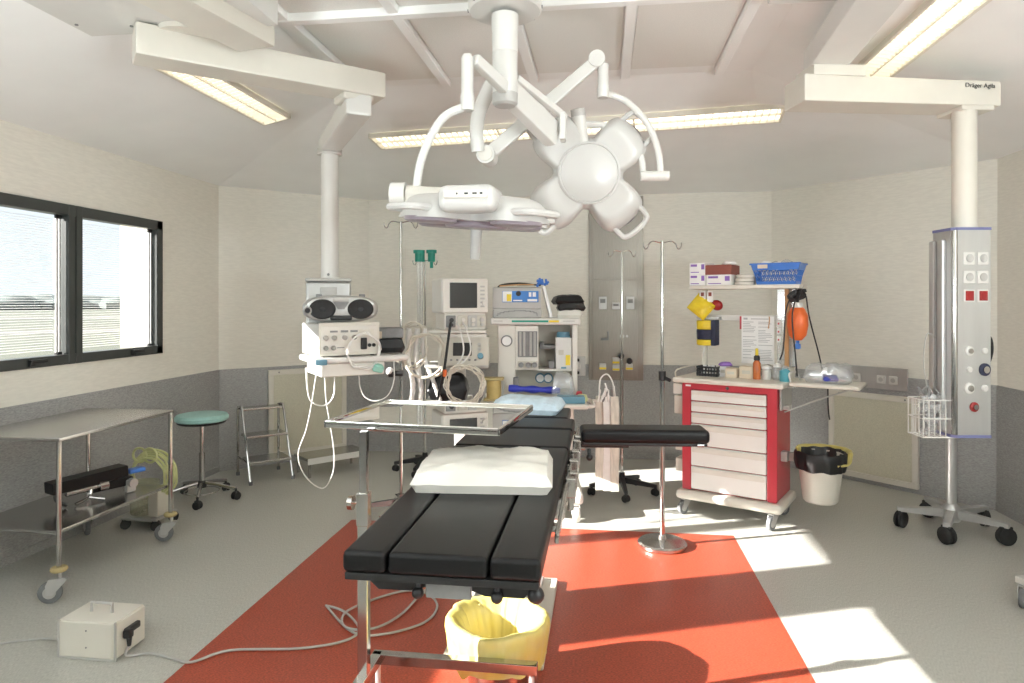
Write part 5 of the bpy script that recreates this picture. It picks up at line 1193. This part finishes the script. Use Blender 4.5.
# ================================================================== RED DRUG CART
RC = Vector((1.0, 5.25, 0.0)); rr_ = R(-27)
def RL(x, y, z): return (RC.x + x * math.cos(rr_) - y * math.sin(rr_), RC.y + x * math.sin(rr_) + y * math.cos(rr_), z)
o = thing('drug_cart', 'red drawer cart with six white drawers and a raised shelf', 'cart', RC, rr_)
B().box(-0.385, 0.385, -0.265, 0.235, 0.115, 0.185, 0.03, 3).build('base', 'cream', o)
for x, y, sw in ((-0.32, -0.20, R(70)), (0.32, -0.21, R(75)), (-0.32, 0.19, R(80)), (0.32, 0.19, R(50))): castor(o, x, y, 0.05, 0.03, sw, 0.13)
B().box(-0.34, 0.34, -0.20, 0.21, 0.185, 0.995, 0.01).build('body', 'red', o)
b = B()
b.box(-0.345, -0.275, -0.222, -0.195, 0.185, 0.995, 0.01).box(0.275, 0.345, -0.222, -0.195, 0.185, 0.995, 0.01).box(-0.30, 0.30, -0.220, -0.195, 0.945, 0.995, 0.006)
b.build('front_frame', 'red', o)
B().box(-0.315, -0.275, -0.2235, -0.2215, 0.965, 0.978).build('badge', 'paper', o)
B().cyl((0.0, -0.228, 0.97), (0.0, -0.22, 0.97), 0.012, n=14).build('lock', 'chrome', o)
zs = [0.195, 0.372, 0.525, 0.69, 0.775, 0.858, 0.942]
for i in range(6):
    z0, z1 = zs[i] + 0.004, zs[i + 1] - 0.004
    q = B().box(-0.272, 0.272, -0.228, -0.20, z0, z1, 0.006).build('drawer', 'drawer', o)
    B().box(-0.262, 0.262, -0.236, -0.226, z1 - 0.045 if z1 - z0 > 0.1 else z1 - 0.032, z1 - 0.008, 0.004).build('handle', 'pale', q)
B().box(-0.40, 0.40, -0.28, 0.245, 0.995, 1.032, 0.014, 3).build('worktop', 'cream', o)
b = B(); b.tube([(-0.385, -0.24, 1.032), (-0.385, -0.22, 1.085), (-0.385, 0.18, 1.085), (-0.385, 0.22, 1.032)], 0.006, 6, 3); b.tube([(-0.385, 0.2, 1.07), (0.385, 0.22, 1.07)], 0.006, 6, 0)
b.build('guard_rail', 'cream', o)
for x in (-0.30, 0.36): B().box(x - 0.018, x + 0.018, 0.155, 0.19, 1.032, 1.70, 0.004).build('upright', 'cream', o)
B().box(-0.35, 0.46, -0.06, 0.22, 1.698, 1.728, 0.006).build('raised_shelf', 'cream', o)
B().box(-0.285, 0.345, 0.135, 0.155, 1.455, 1.50, 0.004).build('rail', 'white', o)
B().box(0.27, 0.40, 0.10, 0.108, 1.12, 1.695, 0.002, 1).build('side_panel', 'clear', o)
for z in (1.44, 1.38, 1.32): B().box(0.27, 0.30, 0.092, 0.10, z - 0.02, z + 0.025, 0.001, 1).build('side_label', 'paper', o)
for z in (1.438, 1.378, 1.318): B().box(0.277, 0.288, 0.089, 0.0925, z - 0.006, z + 0.008).build('label_mark', 'red', o)
B().box(0.345, 0.44, -0.16, 0.16, 0.996, 1.004).box(0.345, 0.36, -0.16, 0.16, 0.83, 1.0, 0.003).build('tray_bracket', 'greymetal', o)
q = B().box(0.41, 0.86, -0.17, 0.17, 1.008, 1.036, 0.012, 3).build('side_tray', 'cream', o)
B().tube([(0.345, 0.0, 0.80), (0.55, 0.0, 0.90), (0.80, 0.0, 1.004)], 0.006, 6, 0).build('tray_strut', 'greymetal', q)
B().tube([(0.41, -0.10, 1.03), (0.40, -0.10, 1.09), (0.43, -0.03, 1.10), (0.45, 0.03, 1.03)], 0.007, 6, 4).build('wire_hook', 'white', q)
B().box(0.34, 0.40, -0.10, -0.02, 0.83, 0.86, 0.004).box(0.34, 0.385, -0.10, -0.03, 0.46, 0.53, 0.006).build('side_fittings', 'greymetal', o)
B().box(-0.43, -0.35, -0.18, 0.08, 0.895, 0.975, 0.006).build('side_bin', 'pale', o)
B().box(-0.43, -0.35, -0.16, 0.06, 0.74, 0.88, 0.006).build('side_bin', 'cream', o)
for z in (0.30, 0.46): B().box(-0.42, -0.35, -0.16, 0.06, z, z + 0.10, 0.006).build('side_bin', 'cream', o)
# waste bin hung on its right side
bx_, by_ = RL(0.565, 0.115, 0)[:2]
o = thing('waste_bin', 'cream waste bin with black and yellow liners hung on the right of the red cart', 'bin', (bx_, by_, 0.16), rr_)
B().lathe([(0, 0), (0.105, 0), (0.118, 0.012), (0.160, 0.34), (0.165, 0.345), (0.158, 0.345), (0.11, 0.015), (0, 0.015)], 40).build('bin_body', 'cream', o)
B().lathe([(0.0, 0.03), (0.10, 0.05), (0.135, 0.20), (0.150, 0.33), (0.166, 0.365), (0.178, 0.352), (0.176, 0.29), (0.165, 0.235)], 64, fn=crinkle(0.014, 5.0)).build('black_liner', 'blackplastic', o, ang=80, label='black liner folded over the rim')
B().lathe([(0.160, 0.33), (0.170, 0.372), (0.184, 0.378), (0.192, 0.36), (0.19, 0.30)], 64, tf=Matrix.Translation((0.015, 0.02, 0.0)), fn=lambda c: crinkle(0.010, 9.0)(c) if c.y > -0.02 else Vector((c.x * 0.93, c.y * 0.9, 0.29 + (c.z - 0.33) * 0.2))).build('yellow_liner', 'yellow', o, ang=80, label='yellow liner edge at the back')
B().box(-0.245, -0.155, -0.03, 0.03, 0.27, 0.33, 0.006).build('hanger', 'greymetal', o)

# --- on the raised shelf
def boxpack(x, y, z, w_, d_, h_, label, rz=0.0, m='paper', marks=True, top=None):
    o_ = thing('glove_box' if marks else 'card_box', label, 'box', RL(x, y, z), rr_ + rz)
    B().box(-w_ / 2, w_ / 2, -d_ / 2, d_ / 2, 0, h_, 0.003, 1).build('carton', m, o_)
    if marks:
        B().box(-w_ * 0.42, -w_ * 0.02, -d_ / 2 - 0.0015, -d_ / 2 + 0.001, h_ * 0.66, h_ * 0.86).build('purple_print', 'purple', o_)
        B().box(w_ * 0.25, w_ * 0.44, -d_ / 2 - 0.0015, -d_ / 2 + 0.001, h_ * 0.4, h_ * 0.85).box(-w_ * 0.42, w_ * 0.1, -d_ / 2 - 0.0015, -d_ / 2 + 0.001, h_ * 0.12, h_ * 0.2).build('lilac_print', 'purple', o_)
    return o_
boxpack(-0.285, 0.06, 1.728, 0.125, 0.22, 0.088, 'white and purple glove box at the bottom left on the raised shelf')
boxpack(-0.285, 0.06, 1.816, 0.125, 0.22, 0.088, 'white and purple glove box stacked on top at the left of the raised shelf')
boxpack(-0.12, 0.06, 1.728, 0.19, 0.22, 0.08, 'wide white glove box under the brown box on the raised shelf')
boxpack(-0.125, 0.06, 1.808, 0.20, 0.22, 0.075, 'flat brown carton on top of the wide glove box', m='brown', marks=False)
o = B().cushion(0, 0, 0, 0.10, 0.10, 0.03, 8, 0, 0.3, 0.004, 77).build('tissue', 'paper'); o.location = RL(-0.07, 0.06, 1.883); tag(o, 'folded white tissue on the brown carton', 'tissue')
for k in range(3):
    o = B().lathe([(0, 0), (0.07, 0), (0.075, 0.004), (0.078, 0.022), (0.07, 0.026), (0, 0.024)], 24).build('pale_dish', 'pale'); o.location = RL(0.055 + 0.008 * k, 0.03 - 0.004 * k, 1.728 + 0.0262 * k)
    tag(o, ['bottom', 'middle', 'top'][k] + ' one of three pale dishes stacked beside the blue basket', 'dish', 'pale dishes on the shelf')
# blue lattice basket
o = thing('blue_basket', 'blue plastic lattice basket of packets on the raised shelf', 'basket', RL(0.29, 0.06, 1.728), rr_)
def ringrect(w_, d_, z): return [(-w_, -d_, z), (w_, -d_, z), (w_, d_, z), (-w_, d_, z)]
W0, D0, W1, D1, HB = 0.135, 0.085, 0.17, 0.115, 0.15
b = B(); b.box(-W0, W0, -D0, D0, 0, 0.006, 0.002, 1)
def band(z0, z1, t=0.005):
    for sgn in (-1, 1):
        for ax in (0, 1):
            k0, k1 = z0 / HB, z1 / HB
            wa, wb = W0 + (W1 - W0) * k0, W0 + (W1 - W0) * k1; da, db = D0 + (D1 - D0) * k0, D0 + (D1 - D0) * k1
            if ax == 0: vs = [(-wa, sgn * da, z0), (wa, sgn * da, z0), (wb, sgn * db, z1), (-wb, sgn * db, z1), (-wa, sgn * (da - t), z0), (wa, sgn * (da - t), z0), (wb, sgn * (db - t), z1), (-wb, sgn * (db - t), z1)]
            else: vs = [(sgn * wa, -da, z0), (sgn * wa, da, z0), (sgn * wb, db, z1), (sgn * wb, -db, z1), (sgn * (wa - t), -da, z0), (sgn * (wa - t), da, z0), (sgn * (wb - t), db, z1), (sgn * (wb - t), -db, z1)]
            b.faces(vs, [(0, 1, 2, 3), (7, 6, 5, 4), (0, 4, 5, 1), (2, 6, 7, 3), (1, 5, 6, 2), (0, 3, 7, 4)])
band(0, 0.022); band(0.105, 0.15)
b.build('body', 'blue', o)
b = B(); b.tube(ringrect(W1 + 0.004, D1 + 0.004, HB), 0.007, 6, 0, True); b.build('rim', 'blue', o)
b = B()
def P(face_, u, z):
    k = z / HB; w_, d_ = W0 + (W1 - W0) * k - 0.003, D0 + (D1 - D0) * k - 0.003
    return {0: (u * w_, -d_, z), 1: (w_, u * d_, z), 2: (u * w_, d_, z), 3: (-w_, u * d_, z)}[face_]
for fc, nn in ((0, 11), (1, 7), (2, 11), (3, 7)):
    for i in range(nn):
        u = -1 + 2 * i / (nn - 1); du = 2 / (nn - 1)
        if i < nn - 1:
            b.tube([P(fc, u, 0.02), P(fc, u + du, 0.108)], 0.0028, 4, 0); b.tube([P(fc, u + du, 0.02), P(fc, u, 0.108)], 0.0028, 4, 0)
    b.tube([P(fc, -1, 0.064), P(fc, 1, 0.064)], 0.0028, 4, 0)
b.build('lattice', 'blue', o, kind='stuff')
B().box(-0.12, -0.05, -0.124, -0.114, 0.118, 0.146, 0.002, 1).build('tape_label', 'card', o)
for k in range(7):
    o2_ = B().cushion(0, 0, 0, 0.09, 0.07, 0.045, 8, 0, 0.4, 0.01, 90 + k, wf=20).build('packet', ['card', 'paper', 'clear', 'paper', 'pale', 'clear', 'paper'][k])
    o2_.location = RL(0.29 - 0.11 + 0.036 * k, 0.06 + (-0.03 if k % 2 else 0.03), 1.728 + 0.115 + 0.008 * (k % 3)); o2_.rotation_euler = (R(20 * (k % 3) - 20), R(15 * (k % 2)), k)
    o2_['group'] = 'packets in the blue basket'; o2_['category'] = 'packet'; o2_['label'] = ['first', 'second', 'third', 'fourth', 'fifth', 'sixth', 'seventh'][k] + ' wrapped packet from the left in the blue basket on the raised shelf'

# --- hanging on the cart rail
o = thing('yellow_dispenser', 'yellow and navy pouch hanging on the left upright of the red cart', 'pouch', RL(-0.255, 0.07, 1.26), rr_)
for z0, z1, m, nm in ((0.0, 0.045, 'yellowbright', 'yellow_base'), (0.045, 0.125, 'navy', 'navy_band'), (0.125, 0.195, 'yellowbright', 'yellow_top')):
    B().lathe([(0, z0), (0.066, z0), (0.074, z0 + 0.006), (0.076, z1 - 0.004), (0.07, z1), (0, z1)], 24, tf=Matrix.Diagonal((1, 0.8, 1, 1))).build(nm, m, o)
B().box(0.05, 0.085, -0.05, 0.06, 0.0, 0.20, 0.006).build('side_strap', 'navy', o)
B().box(-0.08, 0.10, 0.0, 0.075, 0.20, 0.225, 0.004).build('bracket', 'greymetal', o)
B().tube([(0.0, -0.03, 0.0), (-0.01, -0.03, -0.05), (-0.02, -0.03, -0.09)], 0.006, 6, 3).build('cord', 'white', o)
o = B().cushion(0, 0, 0, 0.17, 0.15, 0.05, 12, 0, 0.5, 0.02, 61, wf=14).build('yellow_cloth', 'yellowbright'); o.location = RL(-0.29, 0.06, 1.56); o.rotation_euler = (R(78), R(38), rr_)
tag(o, 'bright yellow folded mask hanging above the navy banded pouch', 'mask')
o = B().ball((0, 0, 0), 0.048, (1, 0.6, 0.85), 16, 10).build('red_bulb', 'darkred'); o.location = RL(-0.175, 0.08, 1.575); o.rotation_euler = (0, R(20), rr_)
tag(o, 'dark red rubber bulb hanging beside the yellow mask', 'bulb')
o = thing('id_cards', 'pair of small white tags clipped below the left end of the raised shelf', 'tag', RL(-0.245, 0.04, 1.60), rr_)
for x in (-0.03, 0.03):
    q = B().box(x - 0.024, x + 0.024, -0.002, 0.002, 0.0, 0.085, 0.001, 1).build('card', 'paper', o); B().box(x - 0.012, x + 0.012, -0.004, -0.001, 0.045, 0.075).build('card_print', 'brown', q)
# notice sheet
o = thing('notice_sheet', 'white printed instruction sheet hanging from the cart rail', 'notice', RL(0.125, 0.115, 1.13), rr_)
B().box(-0.12, 0.12, 0.0, 0.003, 0.0, 0.36).build('sheet', 'paper', o)
B().box(-0.135, -0.12, 0.002, 0.005, 0.26, 0.36).build('red_tab', 'red', o)
b = B()
random.seed(3)
b.box(-0.105, -0.075, -0.0012, 0.0, 0.335, 0.35); b.box(-0.05, 0.08, -0.0012, 0.0, 0.338, 0.344)
for k in range(24):
    z = 0.315 - k * 0.0125
    for x0_ in (-0.11, 0.005):
        if random.random() < 0.86: b.box(x0_, x0_ + random.uniform(0.05, 0.105), -0.0012, 0.0, z, z + 0.0045)
b.build('print_lines', 'ink', o)
B().tube([(0.085, -0.002, 0.36), (0.088, -0.006, 0.33), (0.08, -0.006, 0.27)], 0.004, 6, 3).build('clip', 'wood', o)
# resuscitation bag hanging on the right
o = thing('resuscitator_bag', 'orange resuscitation bag with black straps hanging at the right upright of the cart', 'resuscitator', RL(0.43, 0.02, 1.12), rr_)
B().lathe([(0, 0.20), (0.03, 0.205), (0.06, 0.24), (0.073, 0.31), (0.07, 0.38), (0.05, 0.43), (0.03, 0.445), (0, 0.445)], 26, tf=Matrix.Diagonal((1, 0.8, 1, 1))).build('bag', 'orange', o)
B().cyl((0.0, 0, 0.44), (0.0, 0, 0.475), 0.034, n=16).build('collar', 'white', o)
b = B()
for k in range(8):
    b.tube([(random.uniform(-.05, .05), random.uniform(-.03, .03), 0.47 + random.uniform(0, .03)), (random.uniform(-.06, .06), random.uniform(-.04, .02), 0.52), (random.uniform(-.05, .06), random.uniform(-.03, .03), 0.565)], 0.013, 6, 4)
b.build('strap_bunch', 'blackplastic', o)
for pts in (((-0.05, -0.02, 0.50), (-0.075, -0.03, 0.40), (-0.09, -0.03, 0.15), (-0.115, -0.03, 0.06)), ((0.0, -0.07, 0.50), (-0.02, -0.08, 0.36), (0.0, -0.07, 0.10), (0.01, -0.06, -0.05)), ((0.06, -0.01, 0.52), (0.085, -0.02, 0.36), (0.12, 0.10, 0.12), (0.13, 0.20, -0.02))):
    B().tube(pts, 0.0055, 6, 5).build('strap', 'blackplastic', o)
B().box(-0.02, 0.02, -0.02, 0.02, 0.14, 0.18, 0.008).cyl((0, 0, 0.17), (0, 0, 0.21), 0.012, n=10).build('blue_valve', 'blue', o, label='blue valve')
B().box(-0.095, -0.065, 0.02, 0.035, 0.0, 0.575, 0.004).build('tan_strip', 'wood', o, label='tan hanging strip')
B().tube([(0.02, 0, 0.55), (0.03, 0.05, 0.60), (0.01, 0.1, 0.575)], 0.005, 6, 3).build('hanger', 'greymetal', o)
# --- on the worktop
WT = 1.032
o = thing('black_basket', 'small black slotted basket on the red cart worktop', 'basket', RL(-0.20, -0.02, WT), rr_)
b = B(); b.box(-0.075, 0.075, -0.055, 0.055, 0, 0.006)
for z in (0.008, 0.035, 0.062):
    for s_ in (-1, 1): b.box(-0.08, 0.08, s_ * 0.058 - 0.003, s_ * 0.058 + 0.003, z, z + 0.014); b.box(s_ * 0.08 - 0.003, s_ * 0.08 + 0.003, -0.06, 0.06, z, z + 0.014)
for i in range(8):
    x = -0.077 + 0.022 * i
    for s_ in (-1, 1): b.box(x - 0.004, x + 0.004, s_ * 0.058 - 0.0025, s_ * 0.058 + 0.0025, 0.0, 0.076)
b.box(-0.077, -0.073, -0.055, 0.055, 0, 0.07); b.box(0.073, 0.077, -0.055, 0.055, 0, 0.07)
b.build('body', 'blackplastic', o)
for k in range(4):
    q = B().cyl((0, 0, 0), (0, 0, 0.075), 0.014, n=10).build('vial', ['paper', 'clearhose', 'paper', 'pale'][k]); q.location = RL(-0.25 + 0.032 * k, -0.02 + 0.015 * (k % 2), WT + 0.008); q.rotation_euler = (0, R(12), 0); q['group'] = 'vials in the black basket'
    tag(q, ['leftmost', 'second from left', 'third from left', 'rightmost'][k] + ' pale vial standing in the small black basket on the cart', 'vial')
def cbox(x, y, w_, d_, h_, m, lab, nm='carton', cat='box', rz=0):
    q = thing(nm, lab, cat, RL(x, y, WT), rr_ + rz)
    B().box(-w_ / 2, w_ / 2, -d_ / 2, d_ / 2, 0, h_, 0.002, 1).build('body', m, q)
    B().box(-w_ * 0.3, w_ * 0.3, -d_ / 2 - 0.001, -d_ / 2 + 0.001, h_ * 0.4, h_ * 0.7).build('print', 'beige', q)
    B().box(-w_ / 2 + 0.002, w_ / 2 - 0.002, -d_ / 2 + 0.002, d_ / 2 - 0.002, h_ - 0.001, h_ + 0.002).build('lid', m, q)
    return q
cbox(-0.095, 0.02, 0.055, 0.10, 0.075, 'paper', 'narrow white carton right of the black basket')
cbox(-0.02, -0.03, 0.085, 0.10, 0.068, 'card', 'low tan carton in the middle of the cart worktop')
cbox(0.085, 0.0, 0.10, 0.11, 0.085, 'card', 'taller tan carton left of the amber bottle')
o = B().cushion(0, 0, 0, 0.10, 0.06, 0.03, 8, 0, 0.4, 0.008, 12).build('packet', 'purple'); o.location = RL(-0.09, 0.02, WT + 0.077); tag(o, 'dark crumpled packet lying on the narrow white carton', 'packet')
def bottle(x, y, r, h, neck, m, mc, lab, capm=None):
    q = thing('bottle', lab, 'bottle', RL(x, y, WT), rr_)
    B().lathe([(0, 0), (r * 0.94, 0), (r, 0.006), (r, h * 0.78), (r * 0.8, h * 0.86), (neck, h * 0.9), (neck, h), (0, h)], 22).build('body', m, q)
    B().lathe([(neck * 1.25, h * 0.93), (neck * 1.25, h * 1.12), (neck * 0.5, h * 1.2), (0, h * 1.2)], 18).build('cap', mc, q); return q
q = bottle(0.165, -0.06, 0.027, 0.15, 0.017, 'bottleorange', 'inkblack', 'amber bottle with a black neck and yellow tip on the cart')
B().lathe([(0.012, 0.176), (0.010, 0.225), (0, 0.23)], 14).build('yellow_tip', 'yellowbright', q)
bottle(0.225, -0.03, 0.032, 0.085, 0.028, 'white', 'paper', 'short white jar right of the amber bottle')
bottle(0.30, -0.02, 0.032, 0.10, 0.022, 'clear', 'paper', 'clear bottle between the white jar and the blue liquid')
o = B().cushion(0, 0, 0, 0.12, 0.08, 0.10, 10, 0, 0.4, 0.02, 15, wf=18).build('plastic_bag', 'clear'); o.location = RL(0.235, 0.07, WT); o.rotation_euler = (0, 0, rr_); tag(o, 'clear crumpled bag behind the white jar on the cart', 'bag')
q = bottle(0.365, -0.08, 0.036, 0.095, 0.018, 'cyanliquid', 'clear', 'clear bottle of blue liquid at the right end of the cart worktop')
# clear bags on the side tray
o = B().cushion(0, 0, 0, 0.30, 0.22, 0.13, 20, 0, 0.4, 0.03, 33, wf=14).build('plastic_bag', 'clear'); o.location = RL(0.64, 0.0, 1.036); o.rotation_euler = (0, 0, rr_); tag(o, 'heap of clear plastic packets on the cart side tray', 'bag')
o = B().cushion(0, 0, 0, 0.10, 0.07, 0.035, 10, 0, 0.3, 0.008, 37, wf=14).build('packet', 'deepblue'); o.location = RL(0.66, -0.07, 1.06); o.rotation_euler = (R(15), 0, rr_ + 0.3); tag(o, 'small packet with blue print inside the clear heap on the side tray', 'packet')
b = B().tube([RL(0.60, 0.20, 1.03), RL(0.60, 0.21, 0.85), RL(0.61, 0.21, 0.74)], 0.005, 6, 3)
tag(b.build('black_tube', 'rubber'), 'black tube hanging behind the cart side tray', 'tube')
